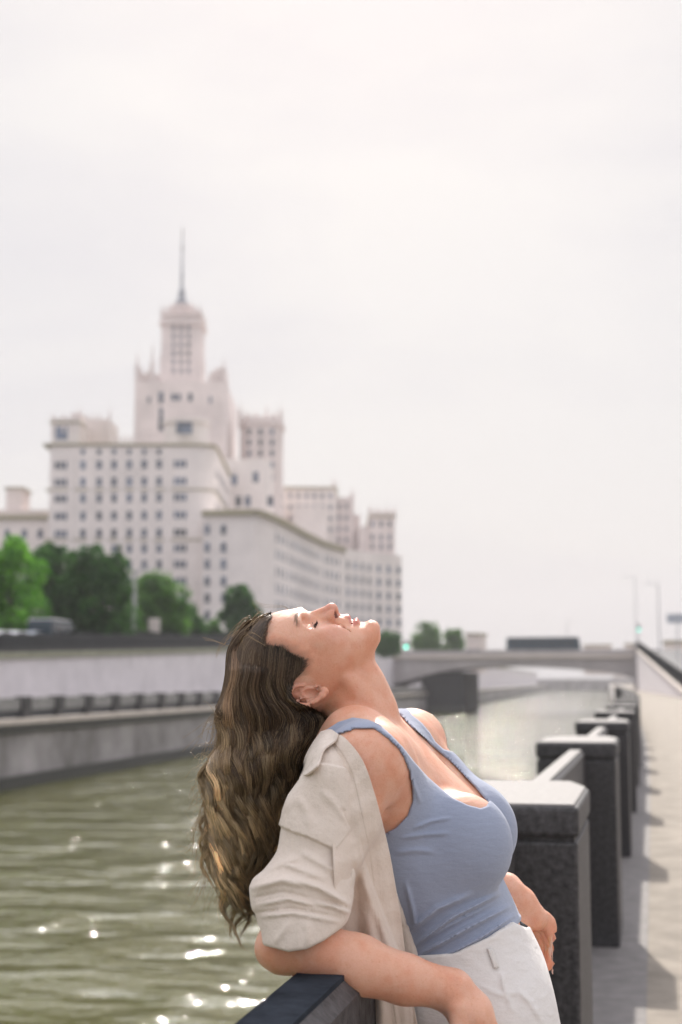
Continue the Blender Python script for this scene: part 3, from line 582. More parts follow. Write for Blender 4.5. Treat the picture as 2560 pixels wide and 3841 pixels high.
def signal(e, b0, z, r):
    mb = MB(); mb.box(b0.x - .25, b0.x + .25, b0.y - .2, b0.y + .1, z - 1.1, z + .1); mb.build('housing', M['iron'], e)
    mb = MB(); k = 14; mb.add([(b0.x + r * math.cos(6.2832 * i / k), b0.y - .2 - d, z - .85 + r * math.sin(6.2832 * i / k)) for d in (.05, 0) for i in range(k)], [tuple(range(k)), tuple(range(2 * k - 1, k - 1, -1))] + [(i, k + i, k + (i + 1) % k, (i + 1) % k) for i in range(k)]); mb.build('lamp', em, e)
signal(e, b0, zt, .16)
e, b0, zt = pole('traffic_light', 'traffic light glowing green at the corner of the tall building, right of the chin', 'traffic light', 1525, 2520, 2412, 215, .08, 'steel', 3)
signal(e, b0, zt + .25, .2)
# road sign gantry at the right edge
e, b0, zt = pole('road_sign', 'grey road sign board at the right edge above the ramp', 'road sign', 2545, 2480, 2300, 200, .1, 'steel', 4)
mb = MB(); mb.box(b0.x - 1.4, b0.x + 2.4, b0.y - .15, b0.y - .05, zt - 1.4, zt - .1); mb.build('board', M['silverp'], e, bevel=.03)
e, b0, zt = pole('kiosk_sign', 'pale advertising stand under the rounded tree right of the lamp column', 'sign stand', 578, 2425, 2322, 126, .1, 'steel', 3.5)
mb = MB(); mb.box(b0.x - .5, b0.x + .5, b0.y - .12, b0.y + .12, zt - 1.25, zt + .05); mb.build('board', M['bld2'], e, bevel=.03)
# cathedral-like building far away
b0 = XB @ Vector(uvz(2322, 2445, 700)); k = 700 / FPX; z0 = 6
e = empty('domed_building', (b0.x, b0.y, z0), 'hazy bluish building with a dome far beyond the bridge', 'building'); bl = mat('blue_dome', (.22, .26, .34), .6, (.2, .1))
mb = MB(); mb.box(b0.x - 26 * k, b0.x + 40 * k, b0.y, b0.y + 12, z0 - 3, z0 + 24 * k); mb.build('wall', M['bld'], e)
mb = MB(); zz = z0 + 24 * k; mb.lathe([(16 * k, zz), (16 * k, zz + 26 * k), (18 * k, zz + 28 * k)], b0.x, b0.y + 4, 16); mb.build('drum', M['bld'], e)
zz += 28 * k; mb = MB(); mb.lathe([(17 * k, zz), (16 * k, zz + 9 * k), (10 * k, zz + 17 * k), (4 * k, zz + 21 * k), (3 * k, zz + 28 * k), (.1, zz + 40 * k)], b0.x, b0.y + 4, 16); mb.build('dome', bl, e)
def far_block(name, label, x0, x1, yt, D, zb, m, win_=True):
    a = XB @ Vector(uvz(x0, yt, D)); b_ = XB @ Vector(uvz(x1, yt, D)); e = empty(name, ((a.x + b_.x) / 2, a.y, zb), label, 'building')
    mb = MB(); mb.box(a.x, b_.x, a.y, a.y + 14, zb, a.z); mb.build('wall', m, e)
    mb = MB(); mb.box(a.x - .4, b_.x + .4, a.y - .4, a.y + 14.4, a.z, a.z + .6); mb.build('roof', M['cornice'], e)
    if win_:
        n = max(2, int((b_.x - a.x) / 4)); mb = MB()
        for i in range(n):
            z = zb + 2.5
            while z < a.z - 1.5: xx = a.x + (i + .5) * (b_.x - a.x) / n; mb = MB(); mb.box(xx - .8, xx + .8, a.y - .05, a.y, z - .9, z + .9); mb.build('window', M['glass'], e); z += 3.6
far_block('house', 'low pinkish building beyond the bridge left of the bus', 1748, 1806, 2382, 420, 4, M['bld2'])
far_block('house', 'low pale building beyond the ramp at the right edge', 2495, 2600, 2412, 330, 4, M['bld'])
far_block('house', 'grey low building between the dome and the ramp', 2345, 2390, 2420, 500, 4, M['bld2'])
far_block('house', 'grey low building between the bus and the dome', 2190, 2290, 2424, 520, 4, M['bld2'])
# ------------------------------------------------------------------ the woman: implicit surfaces
# person frame: a = right, b = up, w = towards the camera side, metres; origin on the view axis 2.12 m away
D0 = 2.12
XP = Matrix(((RGT.x, UPV.x, -FWD.x, CAM.x + FWD.x * D0), (RGT.y, UPV.y, -FWD.y, CAM.y + FWD.y * D0), (RGT.z, UPV.z, -FWD.z, CAM.z + FWD.z * D0), (0, 0, 0, 1)))
XPn = np.array(XP)
def px(x, y, w=0.0): k = (D0 - w) / FPX; return np.array([(x - 1280) * k, -(y - 1920.5) * k, w])
def topx(P): k = FPX / (D0 - P[:, 2]); return 1280 + P[:, 0] * k, 1920.5 - P[:, 1] * k
def smin(a, b, k): h = np.clip(.5 + .5 * (b - a) / k, 0, 1); return b + (a - b) * h - k * h * (1 - h)
def smax(a, b, k): return -smin(-a, -b, k)
def rc(P, A, B, ra, rb, kw=1.0):
    A = np.array(A, float); B = np.array(B, float); s = np.array([1, 1, 1 / kw]); p = (P - A) * s; d = (B - A) * s; t = np.clip(p @ d / (d @ d), 0, 1)
    return np.linalg.norm(p - t[:, None] * d, axis=1) - (ra + (rb - ra) * t)
def chain(P, pts, k=.008, kw=1.0):
    f = None
    for (a, ra), (b, rb) in zip(pts[:-1], pts[1:]):
        g = rc(P, a, b, ra, rb, kw); f = g if f is None else smin(f, g, k)
    return f
def ell(P, C, r, rot=None):
    p = P - np.array(C)
    if rot is not None: p = p @ rot
    r = np.array(r); q = np.linalg.norm(p / r, axis=1); g = np.linalg.norm(p / (r * r), axis=1) + 1e-9
    return q * (q - 1) / g
def pchip(x, xs, ys):
    xs = np.array(xs, float); ys = np.array(ys, float)
    if xs[0] > xs[-1]: xs, ys = xs[::-1], ys[::-1]
    h = np.diff(xs); d = np.diff(ys) / h; m = np.zeros_like(ys); m[0] = d[0]; m[-1] = d[-1]
    for i in range(1, len(ys) - 1): m[i] = 0 if d[i - 1] * d[i] <= 0 else 2 * d[i - 1] * d[i] / (d[i - 1] + d[i])
    x = np.clip(x, xs[0], xs[-1]); i = np.clip(np.searchsorted(xs, x) - 1, 0, len(h) - 1); t = (x - xs[i]) / h[i]
    return ys[i] * (1 + 2 * t) * (1 - t) ** 2 + m[i] * h[i] * t * (1 - t) ** 2 + ys[i + 1] * t * t * (3 - 2 * t) + m[i + 1] * h[i] * t * t * (t - 1)
def ellsec(s, w, s0, s1, hw, n=2.2, fc=.5, ends=None):
    """distance-like value to the section between s0 and s1 (metres) with half width hw; fc = where the widest place lies"""
    c = s0 + (s1 - s0) * fc; r = np.where(s > c, s1 - c, c - s0); r = np.maximum(r, 1e-3); hw = np.maximum(hw, 1e-3)
    q = ((np.abs(s - c) / r) ** n + (np.abs(w) / hw) ** n) ** (1 / n)
    return (q - 1) * np.minimum(r, hw)
def polysd(x, y, poly):
    """signed distance (px) to a polygon, negative inside"""
    d = np.full(x.shape, 1e18); ins = np.zeros(x.shape, bool); n = len(poly)
    for i in range(n):
        ax, ay = poly[i]; bx, by = poly[(i + 1) % n]; ex, ey = bx - ax, by - ay; wx, wy = x - ax, y - ay
        t = np.clip((wx * ex + wy * ey) / (ex * ex + ey * ey + 1e-9), 0, 1); d = np.minimum(d, (wx - ex * t) ** 2 + (wy - ey * t) ** 2)
        c = ((ay <= y) & (by > y)) | ((by <= y) & (ay > y))
        with np.errstate(divide='ignore', invalid='ignore'): xi = ax + (y - ay) / (ey if ey else 1e-9) * ex
        ins ^= c & (x < xi)
    return np.sqrt(d) * np.where(ins, -1, 1)
def smooth_poly(pts, it=2):
    for _ in range(it):
        q = []
        for i in range(len(pts)):
            a, b = pts[i], pts[(i + 1) % len(pts)]; q += [(a[0] * .75 + b[0] * .25, a[1] * .75 + b[1] * .25), (a[0] * .25 + b[0] * .75, a[1] * .25 + b[1] * .75)]
        pts = q
    return pts
def far_away(P, C, r, f_in, big=.06):
    """evaluate f_in only near C, elsewhere return a large value"""
    d = np.linalg.norm(P - np.array(C), axis=1); m = d < r; o = np.maximum(d - r, 0) + big
    if m.any(): o[m] = np.minimum(f_in(P[m]), o[m] + 1)
    return o

# --- head, in millimetres of the head frame (c = towards the chin, f = out of the face, l = sideways)
HO = px(1200, 2450); HS = .4105 * .9681 / .4105
TA = R(-6.9); CX = np.array([math.cos(TA), math.sin(TA), 0]); FX = np.array([-math.sin(TA), math.cos(TA), 0])
LAX = np.array([0, 0, 1.0]); TR_ = R(7); FX, LAX = FX * math.cos(TR_) + LAX * math.sin(TR_), LAX * math.cos(TR_) - FX * math.sin(TR_)
def tohead(P): q = (P - HO) * (1000 / HS); return np.stack([q @ CX, q @ FX, q @ LAX], 1)
def fromhead(c, f, l): return HO + (CX * c + FX * f + LAX * l) * (HS / 1000)
HC = [-134, -128, -118, -100, -82, -67, -52, -38, -30, -22, -10, 5, 20, 32, 44, 56, 65, 73, 81, 86, 90]
HF = [-40, -8, 15, 38, 50.5, 56.5, 61, 63.8, 63, 60, 57, 55.5, 56.5, 57.5, 55, 54.5, 55.5, 57.5, 57, 52, 38]
HB = [-60, -88, -106, -120, -127, -129, -128, -125, -122, -118, -110, -98, -84, -68, -52, -36, -20, -4, 10, 20, 30]
HW = [4, 30, 48, 64, 72, 75, 76, 75, 74, 73, 71, 69, 67, 63, 57, 49, 41, 33, 24, 17, 6]
def head_sdf(P):
    q = tohead(P); c, f, l = q[:, 0], q[:, 1], q[:, 2]; al = np.abs(l); qs = np.stack([c, f, al], 1)
    fr = pchip(c, HC, HF); bk = pchip(c, HC, HB); hw = pchip(c, HC, HW)
    nn = 2.25
    d = ellsec(f, l, bk, fr, hw, nn, .55); over = np.maximum(np.maximum(-134 - c, c - 90), 0); d = np.where(over > 0, np.maximum(d, 0) + over, d); d = np.maximum(d, np.maximum(-134 - c, c - 90))
    d = smin(d, ell(qs, (74, 46.5, 0), (12.5, 13.8, 17)), 7)                      # chin
    d = smin(d, ell(qs, (4, 28, 45), (24, 21, 17)), 12)                            # cheekbone
    d = smin(d, ell(qs, (17, 37.5, 35), (17, 15.5, 14)), 8)                           # cheek
    d = smin(d, ell(qs, (-37, 52, 22), (7, 8.5, 24)), 9)                           # brow ridge
    d = smax(d, -ell(qs, (-21, 57, 31), (11, 10.5, 15)), 9)                        # eye socket
    d = smin(d, ell(qs, (-21, 36.9, 31), (13.2, 12.9, 14.4)), 3.0)                 # closed lids over the eyeball
    d = smax(d, -rc(qs, (-15.5, 54, 20), (-17, 44, 45), 1.0, .9), 1.6)             # lash crease
    d = smax(d, -rc(qs, (-31.5, 54, 18), (-31, 46, 45), 1.2, 1.0), 2.5)            # upper lid crease
    # nose
    n_ = rc(qs, (-23, 54.5, 0), (9, 69.5, 0), 6, 8.6); n_ = smin(n_, ell(qs, (10.3, 71.2, 0), (9.2, 8.9, 9.6)), 3); n_ = smin(n_, rc(qs, (-14, 52, 4), (10, 58, 9), 7, 9), 5)
    n_ = smin(n_, ell(qs, (11.5, 61.5, 11.0), (8.6, 9.5, 6.6)), 3.2)               # wing
    n_ = smin(n_, rc(qs, (16.5, 70, 0), (21.5, 60, 0), 3.4, 4.2), 3)               # columella
    d = smin(d, n_, 5.0)
    d = smax(d, -ell(qs, (17.6, 64.5, 10.6), (3.9, 7.6, 5.4)), 1.4)                 # nostril
    d = smax(d, -rc(qs, (2, 56, 20.5), (19, 50, 20), 1.6, 1.8), 5)                 # crease behind the wing
    # mouth
    d = smin(d, ell(qs, (29.5, 51.5, 0), (15, 12.3, 23)), 6)
    d = smax(d, -rc(qs, (24, 65.5, 0), (31, 67.5, 0), 1.7, 2.2), 2.5)              # philtrum
    ul = chain(qs, [((36.3, 60.8, 0), 4.6), ((35.3, 59.5, 6), 5.0), ((37, 54.5, 13), 4.2), ((38.5, 48.5, 20), 3.0), ((39.5, 42.5, 26), 1.6)], 1.5); d = smin(d, ul, 2.6)
    ll = chain(qs, [((50.8, 56.8, 0), 5.2), ((50.2, 54.5, 9), 5.0), ((46.5, 49, 17), 3.9), ((41.5, 43, 25), 1.8)], 1.5); d = smin(d, ll, 2.8)
    d = smax(d, -chain(qs, [((43.6, 60, 0), 2.5), ((43, 56, 10), 2.3), ((41.8, 50, 18), 1.6), ((40.5, 44, 25), .8)], 1), 1.4)
    d = smax(d, -ell(qs, (60, 60.5, 0), (5.5, 4.5, 17)), 5)                        # hollow under the lip
    d = smax(d, -ell(qs, (40, 43, 30.5), (5, 3, 3)), 3)                            # mouth corner
    d = smax(d, -chain(qs, [((17, 54, 22), 2.0), ((30, 49, 30), 2.2), ((42, 41, 35), 1.6)], 2), 5)                  # smile fold
    # ear (near side and far side)
    qe = qs + np.array([0, -7.5, 0])
    e = ell(qe, (-10, -57, 69), (25, 13.5, 6.0)); e = smin(e, ell(qe, (11, -49, 71), (10, 8, 4.4)), 4)
    e = smax(e, -ell(qe, (-3, -53, 77), (15, 8.2, 8.5)), 1.5)
    e = smax(e, -ell(qe, (-27, -53, 77), (6.5, 4.6, 6)), 1.5)
    hel = chain(qe, [((-18, -42.5, 72.5), 2.6), ((-31, -44, 75.5), 3.3), ((-38, -53, 78), 3.6), ((-35, -64, 80), 3.7), ((-23, -71, 81), 3.8), ((-8, -70, 80), 3.5), ((4, -62, 78), 3.2), ((12, -54, 75), 4.6), ((15, -48, 72.5), 4.6)], 2)
    e = smin(e, hel, 1.5)
    e = smin(e, chain(qe, [((-26, -60.5, 77.5), 2.0), ((-12, -62.5, 78), 2.6), ((0, -58.5, 77), 2.6), ((7, -52, 76), 2.4)], 1.5), 1.5)
    e = smin(e, rc(qe, (1, -42, 74), (6, -45.5, 75), 3, 2.8), 1.5)
    d = smin(d, e, 2)
    return d * (HS / 1000)
HCEN = fromhead(-20, -20, 0)

# --- torso: loft along the leaning axis
TO = px(1760, 3800); TD = np.array([-.324, .946, 0]); TD /= np.linalg.norm(TD); TB = np.array([TD[1], -TD[0], 0]); S0 = D0 / FPX
TT = [-320, -142, 0, 100, 200, 320, 434, 550, 700, 860, 1000, 1090, 1150]
TF = [262, 278, 296, 304, 296, 288, 274, 252, 226, 172, 116, 66, 0]
TK = [-270, -290, -305, -300, -262, -200, -189, -204, -212, -205, -200, -175, -110]
TW = [.168, .178, .182, .175, .160, .143, .137, .143, .152, .155, .138, .10, .05]
def torso_core(P, off=0.0):
    q = P - TO; t = q @ TD / S0; w = P[:, 2]; sh = pchip(t, [0, 300, 900, 1200], [0, .03, .16, .2]); s = q @ TB / S0 + sh * w / S0
    f = pchip(t, TT, TF) * S0; b = pchip(t, TT, TK) * S0; hw = pchip(t, TT, TW)
    d = ellsec(s * S0, w, b, f, hw, 2.35, .5); e = (t - 1150) * S0; e2 = (-320 - t) * S0
    return smax(smax(d, e, .02), e2, .02)
def bust(P, kk):
    n = ell(P, px(1722, 3172, .082), (.0735, .076, .066)); n2 = ell(P, px(1772, 3118, -.070), (.066, .070, .060))
    return smin(n, n2, kk)
def neck(P):
    return chain(P, [(px(1340, 2440), .026), (px(1296, 2500), .044), (px(1322, 2600), .0525), (px(1352, 2680), .0545), (px(1385, 2790), .056), (px(1400, 2860), .058)], .01, .95)
def girdle(P):
    d = chain(P, [(px(1268, 2850, .10), .042), (px(1335, 2790, .085), .050), (px(1420, 2830, .05), .050)], .02)
    d = smin(d, chain(P, [(px(1375, 2868, .165), .055), (px(1400, 2860, .12), .055), (px(1450, 2900, .06), .05)], .02), .02)
    d = smin(d, chain(P, [(px(1545, 2786, -.165), .052), (px(1500, 2800, -.10), .05), (px(1450, 2830, -.03), .05)], .02), .02)
    d = smin(d, rc(P, px(1492, 2842, -.02), px(1728, 3085, -.02), .042, .044, 2.4), .02)
    d = smin(d, rc(P, px(1546, 2824, -.13), px(1728, 3060, -.09), .047, .055), .02)
    d = smin(d, rc(P, px(1440, 2960, .135), px(1500, 3050, .10), .045, .05), .03)     # pectoral fold near the armpit
    return d
def collarbones(P):
    return chain(P, [(px(1497, 2778, .015), .008), (px(1440, 2768, .07), .008), (px(1400, 2790, .13), .008)], .004)
def upper_arm(P):
    return chain(P, [(px(1372, 2880, .168), .055), (px(1290, 3030, .19), .050), (px(1160, 3300, .235), .043), (px(1062, 3545, .262), .033)], .012)
def far_upper(P): return chain(P, [(px(1545, 2790, -.168), .050), (px(1520, 3000, -.225), .046), (px(1492, 3318, -.30), .036)], .012)
def forearm(P):
    f = chain(P, [(px(1060, 3550, .262), .0325), (px(1180, 3566, .268), .0355), (px(1340, 3618, .270), .0375), (px(1520, 3674, .266), .0312), (px(1692, 3712, .258), .0255)], .01)
    f = smin(f, rc(P, px(1030, 3560, .258), px(1060, 3570, .262), .024, .027), .012)
    # hand hanging from the wrist
    h = chain(P, [(px(1705, 3725, .258), .026), (px(1765, 3800, .262), .028), (px(1800, 3880, .262), .027)], .01, 1.35)
    f = smin(f, h, .015)
    for i, (dw, L, kx) in enumerate(((.034, 1.0, 0), (.012, 1.12, 6), (-.010, 1.08, 10), (-.030, .9, 4))):
        k0 = px(1815 + kx, 3925, .262 + dw); k1 = px(1850 + kx, 3925 + 105 * L, .262 + dw * 1.15); k2 = px(1850 + kx, 3925 + 180 * L, .258 + dw * 1.1); k3 = px(1832, 3925 + 245 * L, .252 + dw)
        f = smin(f, chain(P, [(px(1785, 3860, .262 + dw * .7), .011), (k0, .0098), (k1, .0085), (k2, .0076), (k3, .0066)], .003), .006)
        f = smin(f, ell(P, px(1832 + kx, 3915, .262 + dw), (.011, .011, .009)), .006)
    f = smin(f, chain(P, [(px(1720, 3790, .29), .013), (px(1722, 3880, .302), .0105), (px(1745, 3960, .306), .009), (px(1765, 4020, .304), .0075)], .004), .008)
    f = smin(f, rc(P, px(1722, 3690, .272), px(1738, 3705, .27), .008, .008), .01)
    return f
def far_arm(P):
    f = chain(P, [(px(1492, 3318, -.30), .036), (px(1640, 3308, -.29), .036), (px(1800, 3305, -.275), .029), (px(1900, 3330, -.265), .0235)], .01)
    f = smin(f, chain(P, [(px(1905, 3335, -.265), .0225), (px(1955, 3385, -.262), .024), (px(1998, 3440, -.262), .0235)], .01, 1.2), .012)
    f = smin(f, rc(P, px(1935, 3345, -.25), px(2020, 3445, -.25), .014, .013), .01)
    F_ = [[(1990, 3420, -.262), (2047, 3462, -.262), (2082, 3556, -.255), (2085, 3606, -.252), (2078, 3644, -.250)],
          [(1980, 3430, -.272), (2028, 3470, -.276), (2062, 3548, -.278), (2056, 3592, -.276), (2042, 3622, -.272)],
          [(1968, 3436, -.280), (2008, 3478, -.290), (2040, 3556, -.292), (2030, 3596, -.290), (2012, 3622, -.286)],
          [(1958, 3436, -.288), (1988, 3484, -.302), (2012, 3545, -.304), (2000, 3580, -.300), (1986, 3600, -.296)]]
    for pts, r0 in zip(F_, (.0108, .0106, .0100, .0090)):
        f = smin(f, chain(P, [(px(p[0] + (6, 10, 12, 12, 12)[j], p[1], p[2]), r0 * s) for j, (p, s) in enumerate(zip(pts, (1.15, 1.12, 1.02, .95, .82)))], .003), .0045)
        f = smin(f, ell(P, px(*pts[1]), (r0 * 1.1, r0 * 1.1, r0)), .005)
    f = smin(f, chain(P, [(px(1935, 3400, -.246), .0125), (px(1962, 3462, -.238), .0105), (px(1985, 3520, -.236), .0095), (px(2002, 3562, -.236), .0078)], .003), .005)
    f = smin(f, rc(P, px(2050, 3441, -.258), px(2056, 3452, -.258), .0085, .0085), .006)
    return f
def legs(P, g=0.0, wide=0.0):
    f = None
    for s in (1, -1):
        q = chain(P, [(px(1765, 3850, .085 * s), .090 + g), (px(1880, 4450, .085 * s), .080 + g + wide), (px(1960, 4950, .082 * s), .056 + g + wide * 1.4), (px(2010, 5350, .082 * s), .050 + g + wide * 1.8), (px(2050, 5850, .082 * s), .036 + g + wide * 2.2)], .03)
        f = q if f is None else smin(f, q, .02)
    return f
def body_sdf(P):
    d = smin(torso_core(P), girdle(P), .022)
    d = smin(d, bust(P, .004), .016)
    d = smin(d, neck(P), .018)
    d = smin(d, upper_arm(P), .016)
    d = smax(d, -rc(P, px(1445, 3050, .19), px(1410, 3125, .205), .004, .007), .016)   # armpit fold
    d = smin(d, chain(P, [(px(1300, 2545, .045), .011), (px(1400, 2650, .04), .010), (px(1492, 2765, .012), .008)], .004), .012)   # neck tendon
    d = smin(d, collarbones(P), .010)
    d = smin(d, far_upper(P), .02)
    d = smax(d, -ell(P, px(1512, 2790, 0), (.010, .008, .012)), .008)
    d = smin(d, far_away(P, HCEN, .19, head_sdf), .006)
    d = smin(d, far_away(P, px(1380, 3760, .26), .40, forearm), .006)
    d = smin(d, far_away(P, px(1760, 3440, -.27), .22, far_arm), .008)
    m = P[:, 1] < px(0, 3500)[1]
    if m.any(): d[m] = smin(d[m], legs(P[m]), .03)
    return d
def vnoise(P, f, seed):
    r_ = np.random.default_rng(seed); o = np.zeros(len(P))
    for _ in range(7):
        k = r_.normal(size=3) * f; o += np.sin(P @ k + r_.random() * 6.28)
    return o / 4
# --- extraction
def surface_nets(fn, lo, hi, h, coarse=3):
    lo = np.array(lo, float); n = np.ceil((np.array(hi) - lo) / h / coarse).astype(int) * coarse + 1
    nc = (n - 1) // coarse + 1
    gx = [lo[i] + np.arange(nc[i]) * h * coarse for i in range(3)]
    Pc = np.stack(np.meshgrid(*gx, indexing='ij'), -1).reshape(-1, 3); Fc = fn(Pc).reshape(nc)
    cell = np.min(np.abs(np.stack([Fc[i:nc[0] - 1 + i, j:nc[1] - 1 + j, k:nc[2] - 1 + k] for i in (0, 1) for j in (0, 1) for k in (0, 1)])), 0)
    act = cell < h * coarse * 2.2
    sgn = np.sign(Fc[:-1, :-1, :-1]); big = np.repeat(np.repeat(np.repeat(sgn, coarse, 0), coarse, 1), coarse, 2); F = np.ones(n); F[:-1, :-1, :-1] = big
    ap = np.repeat(np.repeat(np.repeat(act, coarse, 0), coarse, 1), coarse, 2); A = np.zeros(n, bool)
    for i in (0, 1):
        for j in (0, 1):
            for k in (0, 1): A[i:n[0] - 1 + i, j:n[1] - 1 + j, k:n[2] - 1 + k] |= ap
    idx = np.argwhere(A); P = lo + idx * h; v = np.empty(len(P))
    for s in range(0, len(P), 400000): v[s:s + 400000] = fn(P[s:s + 400000])
    F[A] = v; F[0], F[-1] = 1, 1; F[:, 0], F[:, -1] = 1, 1; F[:, :, 0], F[:, :, -1] = 1, 1
    I = F < 0; c = np.zeros(np.array(n) - 1, int)
    for i in (0, 1):
        for j in (0, 1):
            for k in (0, 1): c += I[i:n[0] - 1 + i, j:n[1] - 1 + j, k:n[2] - 1 + k]
    mixed = (c > 0) & (c < 8); ci = np.argwhere(mixed); vid = -np.ones(mixed.shape, int); vid[mixed] = np.arange(len(ci))
    acc = np.zeros((len(ci), 3)); cnt = np.zeros(len(ci))
    cor = [(i, j, k) for i in (0, 1) for j in (0, 1) for k in (0, 1)]
    for a in cor:
        for ax in range(3):
            if a[ax]: continue
            b = list(a); b[ax] = 1; fa = F[tuple((ci + a).T)]; fb = F[tuple((ci + b).T)]; m = (fa < 0) != (fb < 0)
            t = np.where(m, fa / (fa - fb + 1e-12), 0); p = np.tile(np.array(a, float), (len(ci), 1)); p[:, ax] += t; acc[m] += p[m]; cnt[m] += 1
    V = lo + (ci + acc / np.maximum(cnt, 1)[:, None]) * h; faces = []
    for ax in range(3):
        o1, o2 = [(1, 2), (2, 0), (0, 1)][ax]
        sl0 = [slice(None)] * 3; sl1 = [slice(None)] * 3; sl0[ax] = slice(0, n[ax] - 1); sl1[ax] = slice(1, n[ax])
        E = I[tuple(sl0)] != I[tuple(sl1)]; e = np.argwhere(E); ok = (e[:, o1] > 0) & (e[:, o2] > 0) & (e[:, o1] < n[o1] - 1) & (e[:, o2] < n[o2] - 1); e = e[ok]
        fl = I[tuple(e.T)]; q = []
        for da, db in ((0, 0), (1, 0), (1, 1), (0, 1)):
            g = e.copy(); g[:, o1] -= 1 - da; g[:, o2] -= 1 - db; q.append(vid[tuple(g.T)])
        q = np.stack(q, 1); q[~fl] = q[~fl][:, ::-1]; faces.append(q)
    return V, np.concatenate(faces)
def project(V, fn, it=3, eps=4e-4, mx=.004):
    for _ in range(it):
        f = fn(V); g = np.empty_like(V)
        for k in range(3):
            e = np.zeros(3); e[k] = eps; g[:, k] = (fn(V + e) - fn(V - e)) / (2 * eps)
        s = f / (np.sum(g * g, 1) + 1e-6); s = np.clip(s, -mx, mx); V = V - g * s[:, None]
    return V
def mesh_np(name, V, Fq, mats, parent, smooth=True, world=True):
    me = bpy.data.meshes.new(name)
    Vw = V @ XPn[:3, :3].T + XPn[:3, 3] if world else V
    k = Fq.shape[1]; me.vertices.add(len(Vw)); me.vertices.foreach_set('co', Vw.astype(np.float32).ravel()); me.loops.add(Fq.size); me.loops.foreach_set('vertex_index', Fq.astype(np.int32).ravel())
    me.polygons.add(len(Fq)); me.polygons.foreach_set('loop_start', np.arange(0, Fq.size, k, dtype=np.int32)); me.update(calc_edges=True); me.validate()
    for m in (mats if isinstance(mats, (list, tuple)) else [mats]): me.materials.append(m)
    if smooth: me.shade_smooth()
    o = bpy.data.objects.new(name, me); sc.collection.objects.link(o)
    if parent is not None: o.parent = parent; o.matrix_parent_inverse = parent_inv(parent)
    return o
def parent_inv(p):
    return Matrix.Translation(-p.location) if p.parent is None else Matrix.Identity(4)
def getV(me): a = np.empty(len(me.vertices) * 3, np.float32); me.vertices.foreach_get('co', a); a = a.reshape(-1, 3).astype(float); return (a - XPn[:3, 3]) @ XPn[:3, :3]
def setV(me, V): me.vertices.foreach_set('co', (V @ XPn[:3, :3].T + XPn[:3, 3]).astype(np.float32).ravel()); me.update()
def refine(me, sel, cuts=1):
    bm = bmesh.new(); bm.from_mesh(me); bm.verts.ensure_lookup_table(); m = sel(getV(me))
    ed = [e for e in bm.edges if m[e.verts[0].index] and m[e.verts[1].index]]
    bmesh.ops.subdivide_edges(bm, edges=ed, cuts=cuts, use_grid_fill=True); bm.to_mesh(me); bm.free(); me.shade_smooth()
def relax(me, fn, it=2, **k):
    ed = np.empty(len(me.edges) * 2, np.int32); me.edges.foreach_get('vertices', ed); ed = ed.reshape(-1, 2); V = getV(me); deg = np.bincount(ed.ravel(), minlength=len(V))[:, None]
    for _ in range(it):
        S = np.stack([np.bincount(ed[:, 0], V[ed[:, 1], j], len(V)) + np.bincount(ed[:, 1], V[ed[:, 0], j], len(V)) for j in range(3)], 1) / np.maximum(deg, 1); V = V * .4 + S * .6
    V = project(V, fn, 1, 3e-4, .0012); setV(me, V); return V
def setcol(me, name, C):
    a = me.color_attributes.new(name, 'FLOAT_COLOR', 'POINT'); a.data.foreach_set('color', np.concatenate([C, np.ones((len(C), 1))], 1).astype(np.float32).ravel())

# --- materials of the figure
def attr_mat(name, attr, rough, sub=0.0, radius=(.012, .005, .0025), spec=.4, bump=None, fleck=None, weave=None, sheen=0):
    m = bpy.data.materials.new(name); m.use_nodes = True; t = m.node_tree; b = t.nodes['Principled BSDF']; b.inputs['Roughness'].default_value = rough; b.inputs['Specular IOR Level'].default_value = spec
    a = N(t, 'ShaderNodeAttribute', attribute_name=attr); c = N(t, 'ShaderNodeTexCoord'); src = a.outputs['Color']
    if fleck:
        for scl, lo, amt, col in fleck:
            n = N(t, 'ShaderNodeTexNoise'); n.inputs['Scale'].default_value = scl; n.inputs['Detail'].default_value = 3; t.links.new(c.outputs['Object'], n.inputs[0])
            r = N(t, 'ShaderNodeMapRange'); r.inputs['From Min'].default_value = lo; r.inputs['From Max'].default_value = lo + .15; r.inputs['To Max'].default_value = amt; t.links.new(n.outputs[0], r.inputs[0])
            mm = N(t, 'ShaderNodeMix', data_type='RGBA', blend_type='MULTIPLY'); mm.inputs[7].default_value = (*col, 1); t.links.new(r.outputs[0], mm.inputs[0]); t.links.new(src, mm.inputs[6]); src = mm.outputs[2]
    t.links.new(src, b.inputs['Base Color'])
    if sub: b.inputs['Subsurface Weight'].default_value = sub; b.inputs['Subsurface Radius'].default_value = radius; b.inputs['Subsurface Scale'].default_value = 1.0
    prevn = None
    if bump:
        for scl, dist, sc3 in bump:
            mp_ = N(t, 'ShaderNodeMapping'); mp_.inputs['Scale'].default_value = sc3; n2 = N(t, 'ShaderNodeTexNoise'); n2.inputs['Scale'].default_value = scl; n2.inputs['Detail'].default_value = 4; t.links.new(c.outputs['Object'], mp_.inputs[0]); t.links.new(mp_.outputs[0], n2.inputs[0])
            bp = N(t, 'ShaderNodeBump'); bp.inputs['Strength'].default_value = 1; bp.inputs['Distance'].default_value = dist; t.links.new(n2.outputs[0], bp.inputs['Height'])
            if prevn: t.links.new(prevn.outputs[0], bp.inputs['Normal'])
            prevn = bp
        t.links.new(prevn.outputs[0], b.inputs['Normal'])
    if sheen: b.inputs['Sheen Weight'].default_value = sheen; b.inputs['Sheen Roughness'].default_value = .5
    return m
